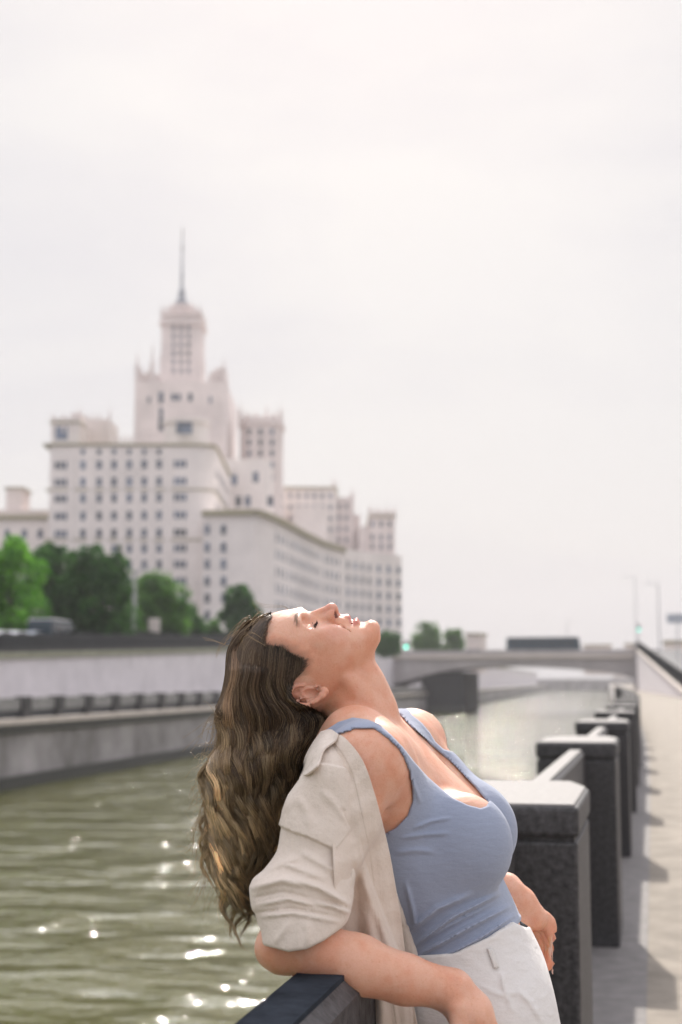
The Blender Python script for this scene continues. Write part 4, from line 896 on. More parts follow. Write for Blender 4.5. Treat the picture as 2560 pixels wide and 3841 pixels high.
SKIN = attr_mat('skin', 'tint', .48, .35, (.010, .0038, .002), .35, [(900, .00022, (1, 1, 1)), (90, .0006, (1, 1, 1))], [(22, .45, .8, (.95, .80, .72)), (75, .50, .5, (.94, .86, .82)), (300, .60, .6, (.88, .76, .66)), (800, .48, .6, (.90, .82, .77))])
BLUE = attr_mat('blue_jersey', 'tint', .85, 0, spec=.2, bump=[(1500, .00022, (1, 1, 1)), (60, .0012, (1, 1, 2.4))], fleck=[(1400, .42, .55, (.78, .80, .84)), (20, .5, .3, (.93, .94, .96))], sheen=.25)
LINEN = attr_mat('linen', 'tint', .9, 0, spec=.15, bump=[(1100, .00035, (1, 1, .35)), (1100, .0003, (.3, .3, 1)), (45, .003, (1, 1, .8)), (130, .0010, (1, 1, 1))], fleck=[(900, .45, .4, (.86, .84, .82)), (14, .45, .35, (.95, .92, .90))], sheen=.2)
TWILL = attr_mat('cream_twill', 'tint', .85, 0, spec=.2, bump=[(1300, .0003, (1, 1, 1)), (26, .004, (1, 1, 2)), (90, .0010, (1, 1, 1))], fleck=[(700, .45, .35, (.88, .87, .86)), (12, .45, .25, (.95, .94, .93))], sheen=.15)

root = XP @ Vector(px(1990, 6000)); WOMAN = empty('person', (root.x, root.y, 0), 'woman in blue top and open linen shirt leaning back on the rail, face skyward', 'person')
import time as _t; _t0 = _t.time()
V, Fq = surface_nets(body_sdf, (px(780, 0)[0] - .02, px(0, 6000)[1], -.36), (px(2130, 0)[0] + .02, px(0, 2230)[1], .345), .0052)
V = project(V, body_sdf, 1)
body = mesh_np('body', V, Fq, SKIN, WOMAN); me = body.data
hd = lambda V: (lambda q: (q[:, 0] > -70) & (q[:, 0] < 100) & (q[:, 1] > -85) & (V[:, 2] > -.05))(tohead(V))
fc_ = lambda V: (lambda q: (q[:, 0] > -48) & (q[:, 0] < 72) & (q[:, 1] > 22) & (V[:, 2] > -.02) | (q[:, 0] > -45) & (q[:, 0] < 24) & (q[:, 1] > -80) & (q[:, 1] < -28) & (q[:, 2] > 55))(tohead(V))
hn = lambda V: (lambda xy: (xy[0] > 1880) & (V[:, 2] < -.2) | (xy[0] > 1640) & (xy[1] > 3600) & (V[:, 2] > .2))(topx(V))
refine(me, lambda V: hd(V) | hn(V)); setV(me, project(getV(me), body_sdf, 2))
refine(me, fc_); setV(me, project(getV(me), body_sdf, 3, 2e-4, .002))
print('body', len(me.vertices), _t.time() - _t0)
V = getV(me); q = tohead(V); C = np.tile(np.array([.74, .425, .305]), (len(V), 1))
def blend(C, wgt, col): return C * (1 - wgt[:, None]) + np.array(col) * wgt[:, None]
qs = np.stack([q[:, 0], q[:, 1], np.abs(q[:, 2])], 1)
inh = np.linalg.norm(V - HCEN, axis=1) < .19
def near(fn, r0, r1): return np.clip((r1 - fn(qs)) / (r1 - r0), 0, 1) * inh
C = blend(C, near(lambda p: ell(p, (12, 68, 0), (14, 16, 14)), 0, 8) * .35, (.62, .27, .23))
C = blend(C, near(lambda p: ell(p, (14, 36, 38), (20, 18, 18)), 0, 10) * .25, (.66, .30, .25))
C = blend(C, near(lambda p: ell(p, (-10, -50, 74), (28, 18, 12)), 0, 6) * .35, (.68, .30, .22))
lipf = lambda p: np.minimum(chain(p, [((37.0, 61.5, 0), 3.9), ((36.8, 60, 6), 4.1), ((38.2, 54.5, 13), 3.6), ((39.0, 48.5, 20), 2.6), ((39.8, 42.5, 26), 1.2)], 1), chain(p, [((49.8, 57.6, 0), 4.6), ((49, 55, 9), 4.6), ((45.5, 49.5, 17), 3.6), ((41.5, 43.5, 25), 1.5)], 1))
C = blend(C, near(lipf, .6, 1.8) * .75, (.56, .20, .19))
C = blend(C, near(lambda p: chain(p, [((43.8, 53, 0), 3.2), ((42.8, 49, 10), 3), ((41.5, 44, 18), 2.2)], 1), .4, 1.4) * .8, (.20, .05, .05))
C = blend(C, near(lambda p: ell(p, (17.4, 63, 9.8), (3.6, 7.2, 5.2)), .1, 1.0) * .85, (.16, .045, .035))
C = blend(C, near(lambda p: chain(p, [((-38, 60, 14), 2.5), ((-42, 57, 26), 3), ((-41, 49, 38), 2.4), ((-36, 41, 47), 1)], 1), .5, 4) * .22, (.24, .14, .09))
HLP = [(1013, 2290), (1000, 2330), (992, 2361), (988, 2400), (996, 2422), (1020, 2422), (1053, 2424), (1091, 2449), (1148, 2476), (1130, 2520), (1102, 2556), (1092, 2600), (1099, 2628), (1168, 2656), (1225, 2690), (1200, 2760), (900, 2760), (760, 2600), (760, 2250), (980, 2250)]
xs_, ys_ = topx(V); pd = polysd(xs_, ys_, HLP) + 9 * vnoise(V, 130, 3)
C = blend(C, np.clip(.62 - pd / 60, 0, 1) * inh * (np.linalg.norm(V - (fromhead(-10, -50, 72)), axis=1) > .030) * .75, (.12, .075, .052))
hnd = (topx(V)[0] > 1880) & (V[:, 2] < -.2)
C = blend(C, hnd * np.clip((topx(V)[1] - 3400) / 200, 0, 1) * .65, (.68, .24, .13))
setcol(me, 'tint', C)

# --- blue tank top
TOPN = [(1185, 2790), (1212, 2745), (1270, 2708), (1325, 2691), (1382, 2699), (1425, 2717), (1470, 2758), (1514, 2804), (1555, 2857), (1606, 2914), (1657, 2959), (1700, 2993), (1755, 3019), (1804, 3032), (1826, 3024), (1838, 3000), (1900, 2955), (2120, 2950), (2120, 3380), (1968, 3436), (1947, 3463), (1919, 3485), (1832, 3543), (1700, 3600), (1600, 3618), (1450, 3600), (1250, 3540), (1180, 3400), (1180, 3170), (1400, 3136), (1446, 3126), (1484, 3107), (1529, 3061), (1549, 3004), (1548, 2953), (1535, 2889), (1513, 2834), (1495, 2808), (1462, 2776), (1434, 2753), (1402, 2732), (1338, 2733), (1261, 2759), (1205, 2800)]
STRF = [(1480, 2640), (1493, 2674), (1548, 2731), (1625, 2801), (1700, 2866), (1782, 2951), (1827, 3006), (1850, 3040), (2000, 3000), (1800, 2850), (1665, 2810), (1634, 2782), (1612, 2745), (1584, 2712), (1545, 2680), (1520, 2640)]
ARMF = [(1600, 2600), (1612, 2702), (1640, 2745), (1664, 2800), (1700, 2790), (1700, 2600)]
def top_base(P):
    d = smin(torso_core(P), girdle(P), .022); d = smin(d, bust(P, .045), .022); d = smin(d, neck(P), .012)
    m = P[:, 2] > .05
    if m.any(): d[m] = smin(d[m], upper_arm(P[m]), .016)
    return d
FOLDS = [((1540, 3560), (1700, 3440), (1890, 3345), 10, .0040), ((1560, 3590), (1740, 3490), (1930, 3390), 9, .0045), ((1640, 3602), (1800, 3520), (1945, 3425), 8, .0035), ((1530, 3500), (1640, 3410), (1780, 3350), 11, .0030), ((1545, 3110), (1620, 3080), (1700, 3066), 7, .0018), ((1500, 3145), (1600, 3130), (1700, 3125), 8, .0016), ((1528, 2900), (1560, 2960), (1580, 3020), 8, .0015), ((1480, 3200), (1560, 3190), (1640, 3196), 10, .0013), ((1520, 3300), (1550, 3420), (1560, 3500), 9, .0018), ((1585, 3530), (1690, 3470), (1850, 3390), 7, .002)]
def ridge(x, y, F_):
    o = np.zeros_like(x)
    for (p0, p1, p2, wd, amp) in F_:
        for (a, b_, e0, e1) in ((p0, p1, 1, 0), (p1, p2, 0, 1)):
            ex, ey = b_[0] - a[0], b_[1] - a[1]; t = ((x - a[0]) * ex + (y - a[1]) * ey) / (ex * ex + ey * ey); tc_ = np.clip(t, 0, 1); dd = np.hypot(x - a[0] - ex * tc_, y - a[1] - ey * tc_)
            fade = np.where(e0 == 1, np.clip(tc_ * 2.2, 0, 1), np.clip((1 - tc_) * 2.2, 0, 1)); side = ((x - a[0]) * ey - (y - a[1]) * ex) / math.hypot(ex, ey)
            o = np.maximum(o, amp * fade * np.exp(-(dd / wd) ** 2)) if amp > 0 else np.minimum(o, amp * fade * np.exp(-(dd / wd) ** 2))
    return o
def top_sdf(P):
    x, y = topx(P); w = P[:, 2]; base = top_base(P) - .0035
    m = w > -.02
    hemf = np.exp(-((polysd(x, y, TOPN) + 12) / 7.0) ** 2) * .0012
    base = base - np.where(m, ridge(x, y, FOLDS) * 1.7, 0) + np.where(m & (y > 3100), 0, 0) - hemf * (y > 3400)
    mk = polysd(x, y, TOPN) * S0; mf = polysd(x, y, STRF) * S0; fars = np.where(w < -.02, mf, .05); mk2 = np.minimum(mk, fars)
    return smax(smax(base, mk2, .003), w - .21, .01)
V, Fq = surface_nets(top_sdf, (px(1150, 0)[0], px(0, 3640)[1] - .02, -.23), (px(2060, 0)[0], px(0, 2600)[1], .23), .0036)
top = mesh_np('tank_top', V, Fq, BLUE, WOMAN); refine(top.data, lambda V: (V[:, 2] > -.2)); V = project(getV(top.data), top_sdf, 2, 3e-4, .002); setV(top.data, V); V = relax(top.data, top_sdf, 4); setcol(top.data, 'tint', np.tile(np.array([.32, .36, .465]), (len(V), 1)))
print('top', len(V), _t.time() - _t0)
# --- trousers
TRM = [(1200, 3480), (1560, 3585), (1700, 3575), (1832, 3515), (1919, 3455), (1975, 3480), (2100, 3400), (2500, 3800), (2500, 7000), (900, 7000), (900, 3480)]
TF2 = [((1690, 3625), (1900, 3600), (2010, 3570), 5, -.0016), ((1560, 3720), (1720, 3700), (1870, 3640), 5, -.0018), ((1880, 3640), (1890, 3700), (1925, 3800), 9, .003), ((1930, 3700), (1990, 3760), (2040, 3841), 12, .003), ((1800, 3700), (1880, 3730), (1990, 3720), 10, .002)]
def tr_sdf(P):
    x, y = topx(P); t = smin(torso_core(P), ell(P, px(1820, 3680, 0), (.070, .085, .125)), .03)
    d = smin(t, legs(P, .012, .012), .04) - .009 - np.where(P[:, 2] > -.03, ridge(x, y, TF2), 0); return smax(d, polysd(x, y, TRM) * S0, .004)
V, Fq = surface_nets(tr_sdf, (px(1250, 0)[0], px(0, 5880)[1], -.24), (px(2300, 0)[0], px(0, 3400)[1], .24), .006)
tro = mesh_np('trousers', V, Fq, TWILL, WOMAN); vis = lambda V: (V[:, 1] > px(0, 3950)[1]) & (V[:, 2] > -.12); refine(tro.data, vis); V = project(getV(tro.data), tr_sdf, 2, 3e-4, .003); setV(tro.data, V); setcol(tro.data, 'tint', np.tile(np.array([.74, .71, .69]), (len(V), 1)))
def surf_w(fn, x, y, w0=.33, w1=-.1):
    """front surface height along the view ray for arrays of pixels"""
    x = np.asarray(x, float); y = np.asarray(y, float); w = np.full(x.shape, w0)
    for _ in range(60):
        k = (D0 - w) / FPX; P = np.stack([(x - 1280) * k, -(y - 1920.5) * k, w], 1); d = fn(P); w = np.maximum(w - np.clip(d, -.004, .03) * .8, w1)
    return w
def sheet(name, UV, Wd, mats, parent, col, thick=.0014, closed=False):
    """UV: (n,m,2) pixels, Wd: (n,m) heights"""
    n, m = Wd.shape; k = (D0 - Wd) / FPX; P = np.stack([(UV[..., 0] - 1280) * k, -(UV[..., 1] - 1920.5) * k, Wd], -1).reshape(-1, 3); i = np.arange(n - 1)[:, None] * m + np.arange(m - 1)[None]
    F_ = np.stack([i, i + m, i + m + 1, i + 1], -1).reshape(-1, 4); o = mesh_np(name, P, F_, mats, parent); setcol(o.data, 'tint', np.tile(np.array(col), (len(P), 1)))
    s = o.modifiers.new('thick', 'SOLIDIFY'); s.thickness = thick; s.offset = 0
    return o
# belt, belt loop
bpts = [(1900, 3490), (1925, 3486), (1952, 3478), (1966, 3490)]
mb = MB(); wv = surf_w(tr_sdf, [p[0] for p in bpts], [p[1] for p in bpts]); mb.tube([px(p[0], p[1], .02) for p in bpts], .009, 8); mb.build('belt', M['iron'], WOMAN, True, XP).matrix_parent_inverse = parent_inv(WOMAN)
lx = np.linspace(0, 1, 8)[:, None] * np.ones((1, 4)); ly = np.ones((8, 1)) * np.linspace(-9, 9, 4)[None]
UV = np.stack([1838 + lx * 26 + ly, 3556 + lx * 76 - ly * .2], -1); Wl = surf_w(tr_sdf, UV[..., 0].ravel(), UV[..., 1].ravel()).reshape(8, 4) + .0028 + .0012 * np.sin(lx * math.pi)
sheet('belt_loop', UV, Wl, TWILL, tro, (.70, .67, .64), .0015)
print('trousers', _t.time() - _t0)
# shoes
for s in (1, -1):
    def shoe(P, s=s):
        a = px(2050, 5940, .082 * s); d = chain(P, [(a + np.array([-.03, -.035, 0]), .034), (a + np.array([.06, -.045, 0]), .034), (a + np.array([.16, -.052, 0]), .026)], .02, 1.15); d = smin(d, rc(P, a + np.array([-.01, .03, 0]), a + np.array([0, -.03, 0]), .036, .038), .02); return smax(d, -(P[:, 1] - a[1] + .075), .004)
    a = px(2050, 5940, .082 * s); V, Fq = surface_nets(shoe, a - np.array([.11, .12, .08]), a + np.array([.25, .09, .08]), .006); mesh_np('shoe', V, Fq, M['whitep'], WOMAN)

# --- linen shirt
SY = [2735, 2760, 2793, 2851, 2908, 2959, 3010, 3055, 3100, 3182, 3254, 3302, 3340, 3407, 3436, 3512, 3600]
SLx = [1215, 1198, 1172, 1142, 1124, 1095, 1067, 1056, 1044, 1032, 987, 936, 925, 934, 950, 961, 958]
SRx = [1230, 1262, 1300, 1345, 1368, 1376, 1378, 1376, 1370, 1348, 1338, 1338, 1338, 1330, 1322, 1300, 1280]
SWc = [.13, .14, .15, .165, .172, .178, .185, .19, .195, .205, .217, .226, .232, .243, .248, .256, .262]
SHw = [.02, .035, .05, .062, .064, .064, .063, .062, .062, .062, .063, .064, .064, .060, .060, .060, .060]
FLAP = [(1057, 3040), (1044, 3095), (1100, 3122), (1160, 3142), (1215, 3168), (1262, 3190), (1285, 3160), (1310, 3125), (1345, 3098), (1368, 3085), (1372, 3040), (1350, 2960), (1300, 2880), (1200, 2860), (1140, 2900), (1080, 2980)]
CUT = [(900, 2600), (1500, 2600), (1500, 3380), (1325, 3440), (1284, 3480), (1217, 3528), (1150, 3561), (1083, 3571), (1016, 3553), (958, 3538), (900, 3500)]
SF = [((930, 3335), (1060, 3300), (1180, 3330), 15, .009), ((1060, 3290), (1200, 3330), (1322, 3402), 13, .010), ((945, 3400), (1080, 3372), (1200, 3400), 9, .006), ((1180, 3385), (1250, 3400), (1318, 3425), 10, .008), ((960, 3440), (1100, 3425), (1290, 3462), 8, .005), ((1090, 3450), (1060, 3500), (1020, 3548), 12, .003), ((1150, 3450), (1160, 3500), (1150, 3556), 12, .003), ((1120, 3190), (1200, 3235), (1300, 3290), 14, .005), ((1040, 3230), (1130, 3262), (1230, 3300), 12, .005), ((1300, 3160), (1330, 3230), (1325, 3330), 12, .006), ((1200, 2960), (1260, 3020), (1310, 3090), 14, .003), ((1110, 2980), (1150, 3040), (1170, 3110), 16, .0025), ((990, 3270), (1060, 3240), (1130, 3215), 12, .004)]
SG = [((940, 3372), (1060, 3345), (1180, 3372), 7, -.003), ((1180, 3372), (1250, 3385), (1318, 3412), 6, -.0025), ((1280, 3030), (1310, 3075), (1345, 3150), 6, -.004), ((950, 3425), (1100, 3408), (1300, 3446), 6, -.0035), ((1262, 3192), (1290, 3230), (1312, 3300), 8, -.004)]
def sleeve_sdf(P):
    x, y = topx(P); w = P[:, 2]; k = (D0 - w) / FPX
    wl = pchip(y, SY, SWc) + .008; hw = pchip(y, SY, SHw) + .005; L = pchip(y, SY, SLx); Rr = pchip(y, SY, SRx)
    d = ellsec((x - 1280) * k, w - wl, (L - 1280) * k, (Rr - 1280) * k, hw, 2.3, .45)
    front = w > wl - .04
    fl = np.clip(-polysd(x, y, FLAP) / 3 + .5, 0, 1) * .0045
    d = d - np.where(front, .72 * ridge(x, y, SF) + ridge(x, y, SG) + fl - .004, -.004) - vnoise(P, 60, 5) * .0012
    d = smax(d, polysd(x, y, CUT) * S0, .004); d = smax(d, (2738 - y) * S0, .002)
    # inside of the cuff is hollow
    ar = upper_arm(P) - .006; return smax(d, -np.where(y > 3470, ar, .05), .003)
V, Fq = surface_nets(sleeve_sdf, (px(880, 0)[0], px(0, 3600)[1], .05), (px(1420, 0)[0], px(0, 2700)[1], .345), .0045)
shirt = mesh_np('shirt', V, Fq, LINEN, WOMAN); refine(shirt.data, lambda V: V[:, 2] > .14); V = project(getV(shirt.data), sleeve_sdf, 2, 3e-4, .002); setV(shirt.data, V); LC = (.74, .65, .575); setcol(shirt.data, 'tint', np.tile(np.array(LC), (len(V), 1)))
print('sleeve', _t.time() - _t0)
# hanging front of the shirt
RE = [(1222, 2752), (1274, 2757), (1325, 2800), (1370, 2870), (1402, 2965), (1433, 3080), (1462, 3200), (1484, 3320), (1504, 3436), (1523, 3589), (1540, 3700), (1566, 3841), (1590, 4000), (1600, 4150)]
LE = [(1190, 2775), (1200, 2830), (1222, 2890), (1235, 2960), (1240, 3040), (1245, 3120), (1250, 3200), (1256, 3320), (1264, 3436), (1295, 3589), (1325, 3700), (1340, 3841), (1350, 4000), (1355, 4150)]
nv, nu = 220, 80; tv = np.linspace(0, 13, nv); u = np.linspace(0, 1, nu)
Rx = pchip(tv, range(14), [p[0] for p in RE]); Ry = pchip(tv, range(14), [p[1] for p in RE]); Lx = pchip(tv, range(14), [p[0] for p in LE]); Ly = pchip(tv, range(14), [p[1] for p in LE])
UV = np.stack([Lx[:, None] * (1 - u) + Rx[:, None] * u, Ly[:, None] * (1 - u) + Ry[:, None] * u], -1)
def under(P): return np.minimum(np.minimum(top_base(P) - .006, tr_sdf(P) - .004), upper_arm(P) - .004)
Wf = surf_w(under, UV[..., 0].ravel(), UV[..., 1].ravel(), .31, .05).reshape(nv, nu)
Wf = np.minimum(Wf, .275)
fall = np.maximum(Wf, (pchip(tv, [0, 3, 5, 7, 9, 13], [.12, .20, .205, .20, .19, .19])[:, None] + np.zeros((1, nu))) * (tv[:, None] > 4) - .02 * (u[None] ** 2))
fall = np.where(tv[:, None] > 4, fall, Wf)
for _ in range(12):
    g = fall.copy(); g[1:-1] = (fall[:-2] + fall[2:] + 2 * fall[1:-1]) / 4; g[:, 1:-1] = (g[:, :-2] + g[:, 2:] + 2 * g[:, 1:-1]) / 4; fall = g
fall = np.maximum(fall, Wf)
amp = np.clip((tv - 4) / 5, 0, 1)[:, None]; fold = (.009 * np.sin(u * 9.5 + .5 + tv[:, None] * .22) + .004 * np.sin(u * 21 + tv[:, None] * .5)) * amp * (1 - np.clip((u - .62) / .1, 0, 1) * .7)
Wf2 = fall + .006 + fold + .002 * np.clip((u - .60) / .02, 0, 1)[None] + .0008 * np.sin(tv[:, None] * 7 + u * 3)
def polyline_side(x, y, pts):
    xl = pchip(y, [p[1] for p in pts], [p[0] for p in pts]); return x - xl
sd_ = polyline_side(UV[..., 0].ravel(), UV[..., 1].ravel(), [(1345, 3120), (1362, 3220), (1400, 3330), (1450, 3460), (1500, 3590), (1530, 3700), (1548, 3841), (1556, 4100)]).reshape(nv, nu); yy_ = UV[..., 1]
Wf2 = Wf2 + .007 * np.clip(.5 - sd_ / 9, 0, 1) * np.clip((yy_ - 3140) / 90, 0, 1) + .005 * np.exp(-((sd_ + 26) / 16) ** 2) * np.clip((yy_ - 3140) / 90, 0, 1)
Wf2 = Wf2 - .002 * np.exp(-((u - .63) / .02) ** 2)[None]
sheet('shirt_front', UV, Wf2, LINEN, shirt, (.74, .64, .56))
# collar leaf and its inner side
CO = [[(1206, 2745), (1240, 2738), (1268, 2752)], [(1180, 2780), (1215, 2775), (1262, 2775)], [(1152, 2830), (1200, 2822), (1215, 2815)], [(1134, 2880), (1178, 2872), (1200, 2858)], [(1122, 2914), (1150, 2908), (1190, 2878)]]
def bez(grid, n, m):
    g = np.array(grid, float); a = np.linspace(0, len(grid) - 1, n); b_ = np.linspace(0, len(grid[0]) - 1, m); t = np.stack([[pchip(a, range(len(grid)), g[:, j, c]) for j in range(g.shape[1])] for c in range(2)], 0)
    o = np.zeros((n, m, 2))
    for c in range(2):
        for i in range(n): o[i, :, c] = pchip(b_, range(g.shape[1]), t[c][:, i])
    return o
UV = bez(CO, 30, 14); fs_ = lambda P: np.minimum(sleeve_sdf(P), top_base(P) - .006); Wc = surf_w(fs_, UV[..., 0].ravel(), UV[..., 1].ravel()).reshape(30, 14)
for _ in range(6):
    g = Wc.copy(); g[1:-1] = (Wc[:-2] + Wc[2:] + 2 * Wc[1:-1]) / 4; g[:, 1:-1] = (g[:, :-2] + g[:, 2:] + 2 * g[:, 1:-1]) / 4; Wc = g
Wc = Wc + .007 + .008 * np.linspace(0, 1, 14)[None] ** 2
sheet('collar', UV, Wc, LINEN, shirt, LC, .0025)
# back of the shirt and far sleeve
def back_sdf(P):
    q_ = P - TO; t = q_ @ TD / S0; s = q_ @ TB / S0; d = smin(torso_core(P), far_upper(P) - .008, .03) - .014 - .003 * np.sin(P[:, 2] * 70 + P[:, 1] * 9)
    d = smax(d, (s + 90) * S0, .01); d = smax(d, (t - 930) * S0, .01); return smax(d, P[:, 2] - .17, .01)
V, Fq = surface_nets(back_sdf, (px(1200, 0)[0], px(0, 3950)[1], -.38), (px(1720, 0)[0], px(0, 2750)[1], .2), .009)
o = mesh_np('shirt_back', V, Fq, LINEN, shirt); setcol(o.data, 'tint', np.tile(np.array(LC), (len(V), 1)))
print('shirt', _t.time() - _t0)
# ------------------------------------------------------------------ hair
HY = [2300, 2320, 2340, 2391, 2442, 2475, 2520, 2560, 2620, 2660, 2700, 2750, 2800, 2850, 2900, 2960, 3020, 3090, 3180, 3250, 3300, 3400, 3470]
HL = [1000, 940, 910, 872, 853, 850, 848, 842, 826, 808, 801, 812, 814, 782, 768, 770, 768, 778, 783, 790, 798, 842, 880]
HR = [1150, 1148, 1146, 1140, 1135, 1132, 1125, 1118, 1150, 1205, 1236, 1215, 1172, 1142, 1128, 1098, 1066, 1048, 1030, 985, 945, 930, 920]
HWD = [.02, .045, .055, .068, .074, .076, .078, .078, .076, .076, .076, .078, .080, .080, .078, .075, .072, .068, .062, .056, .050, .042, .02]
HWC = [0, 0, 0, 0, 0, 0, 0, 0, .0, .0, 0, 0, .004, .008, .01, .012, .014, .016, .02, .025, .03, .035, .04]
SCALP = [(1013, 2290), (1000, 2330), (990, 2361), (986, 2400), (994, 2424), (1020, 2424), (1053, 2426), (1091, 2451), (1148, 2478), (1128, 2520), (1100, 2556), (1092, 2600), (1099, 2628), (1168, 2656), (1235, 2690), (1220, 2760), (900, 2760), (760, 2600), (760, 2250), (980, 2250)]
hxs = np.arange(780, 1290, 6.0); hys = np.arange(2280, 2800, 6.0); gx_, gy_ = np.meshgrid(hxs, hys, indexing='ij')
def head_only(P): return smin(far_away(P, HCEN, .19, head_sdf), neck(P), .015)
HM = surf_w(head_only, gx_.ravel(), gy_.ravel(), .13, -.14).reshape(gx_.shape)
def head_w(x, y):
    fx = np.clip((x - 780) / 6, 0, len(hxs) - 1.001); fy = np.clip((y - 2280) / 6, 0, len(hys) - 1.001); i = fx.astype(int); j = fy.astype(int); a = fx - i; b = fy - j
    o = HM[i, j] * (1 - a) * (1 - b) + HM[i + 1, j] * a * (1 - b) + HM[i, j + 1] * (1 - a) * b + HM[i + 1, j + 1] * a * b
    return np.where((x < 780) | (y > 2790), -.14, o)
def hair_sdf(P):
    x, y = topx(P); w = P[:, 2]; k = (D0 - w) / FPX; L = pchip(y, HY, HL) + 34; R_ = pchip(y, HY, HR) - 22; wc = pchip(y, HY, HWC); hw = pchip(y, HY, HWD) * .86
    pinch = np.clip((y - 2750) / 420, 0, 1); c_ = (L + R_) / 2; L = L + (c_ - L) * pinch * .75; R_ = R_ - (R_ - c_) * pinch * .75
    d = ellsec((x - 1280) * k, w - wc, (L - 1280) * k, (R_ - 1280) * k, hw, 2.0, .5); d = d - .003 * np.sin(x * .055 + y * .012 + w * 60) * np.clip((y - 2500) / 200, 0, 1)
    d = smax(d, (y - 3120) * S0, .02); d = smax(d, (2560 - y) * S0, .02)
    s = smax(far_away(P, HCEN, .19, head_sdf) - .0030, (polysd(x, y, SCALP) + 34) * S0, .004)
    return smin(d, s, .012)
V, Fq = surface_nets(hair_sdf, (px(760, 0)[0], px(0, 3400)[1], -.12), (px(1270, 0)[0], px(0, 2270)[1], .12), .005)
HAIRB = attr_mat('hair_mass', 'tint', .6, 0, spec=.25, bump=[(90, .004, (3.5, 3.5, .35)), (400, .001, (2, 2, .2))]); hair = mesh_np('hair', V, Fq, HAIRB, WOMAN); V = project(getV(hair.data), hair_sdf, 1); setV(hair.data, V)
x, y = topx(V); tt = np.clip((y - 2700) / 700, 0, 1)[:, None]; setcol(hair.data, 'tint', np.array([.042, .027, .018]) * (1 - tt) + np.array([.085, .05, .024]) * tt)
def hair_mat(name):
    m = bpy.data.materials.new(name); m.use_nodes = True; t = m.node_tree; b = t.nodes['Principled BSDF']; b.inputs['Roughness'].default_value = .38; b.inputs['Specular IOR Level'].default_value = .5
    a = N(t, 'ShaderNodeAttribute', attribute_name='tint'); t.links.new(a.outputs['Color'], b.inputs['Base Color']); tr = N(t, 'ShaderNodeBsdfTranslucent'); t.links.new(a.outputs['Color'], tr.inputs[0]); ms = N(t, 'ShaderNodeMixShader'); ms.inputs[0].default_value = .10
    t.links.new(b.outputs[0], ms.inputs[1]); t.links.new(tr.outputs[0], ms.inputs[2]); t.links.new(ms.outputs[0], t.nodes['Material Output'].inputs[0]); return m
STR = hair_mat('hair_strand')
def strands(name, X, Y, Wd, rad, col, parent, mask=None, m=STR):
    """X, Y (pixels), Wd (metres): (n, k); rad (n, k); col (n, k, 3); one mesh of thin three-sided strands"""
    n, k = X.shape; kk = (D0 - Wd) / FPX; P = np.stack([(X - 1280) * kk, -(Y - 1920.5) * kk, Wd], -1)
    T = np.gradient(P, axis=1); T /= np.linalg.norm(T, axis=-1, keepdims=True) + 1e-9; U = np.cross(T, np.array([.1, .05, 1.0])); U /= np.linalg.norm(U, axis=-1, keepdims=True) + 1e-9; Vv = np.cross(T, U)
    ring = np.stack([P + (U * math.cos(a) + Vv * math.sin(a)) * rad[..., None] for a in (0, 2.094, 4.189)], 2); vs = ring.reshape(-1, 3)
    i = (np.arange(n)[:, None] * k + np.arange(k - 1)[None]); ok = np.ones(i.shape, bool) if mask is None else (mask[:, :-1] & mask[:, 1:]); i = i[ok]
    f = np.concatenate([np.stack([i * 3 + a, i * 3 + (a + 1) % 3, (i + 1) * 3 + (a + 1) % 3, (i + 1) * 3 + a], 1) for a in range(3)])
    used = np.zeros(len(vs), bool); used[f.ravel()] = True; mp_ = np.cumsum(used) - 1; o = mesh_np(name, vs[used], mp_[f], m, parent)
    setcol(o.data, 'tint', np.repeat(col.reshape(-1, 3), 3, 0)[used]); return o
rg = np.random.default_rng(5)
n, k = 7000, 66; NC = 95
cq = (np.arange(NC) + rg.random(NC) * .9) / NC; ccl = rg.integers(0, NC, n)
q = np.clip(cq[ccl] + rg.normal(0, .020, n), .0, 1.0); s = np.linspace(0, 1, k)[None]
side = np.where(rg.random(n) < .82, 1, -1)[:, None]
lay = rg.random(NC)                       # how far out each lock lies
cend = 3330 + rg.normal(0, 75, NC) - 60 * np.abs(cq - .5)
yend = (cend[ccl] + rg.normal(0, 28, n) - 300 * (rg.random(n) < .2) * rg.random(n))[:, None]
Y = 2300 + (yend - 2300) * s
L = pchip(Y.ravel(), HY, HL).reshape(Y.shape); Rr = pchip(Y.ravel(), HY, HR).reshape(Y.shape)
tl = np.clip((Y - 2620) / 650, 0, 1); qc = cq[ccl][:, None]; dq = (q[:, None] - qc); spread = 1.25 - 1.0 * tl + .35 * np.sin(Y / 70 + 9 * qc) * tl
qq = qc + dq * spread
cph = (rg.random(NC) * 2.6 + cq * 4.0)[ccl][:, None]; clam = (215 + 90 * rg.random(NC))[ccl][:, None]; camp = (.55 + .9 * rg.random(NC))[ccl][:, None]
A = np.clip((Y - 2520) / 430, 0, 1) ** 1.1 * 36 * camp; ph = (Y - 2480) / clam * 2 * math.pi + cph + rg.normal(0, .16, n)[:, None]
edge = .45 + .55 * np.clip(np.minimum(qq, 1 - qq) * 5, 0, 1)
drift = (rg.normal(0, 22, NC)[ccl])[:, None] * np.clip((Y - 2700) / 500, 0, 1) * edge
X = L + 6 + (Rr - L - 6) * qq + A * np.sin(ph) * edge + drift + rg.normal(0, 2.0, n)[:, None] * (.4 + tl) + A * .22 * np.sin(ph * 2.1 + 1)
stray = (rg.random(n) < .10)[:, None]; X = X + stray * rg.normal(0, 15, n)[:, None] * tl * np.sin(s * 6 + cph)
rho = .86 + .20 * lay[ccl][:, None] - .10 * (rg.random(n)[:, None]) ** 2 + .07 * np.sin(ph * .9 + 2) * np.clip((Y - 2600) / 300, 0, 1) * camp
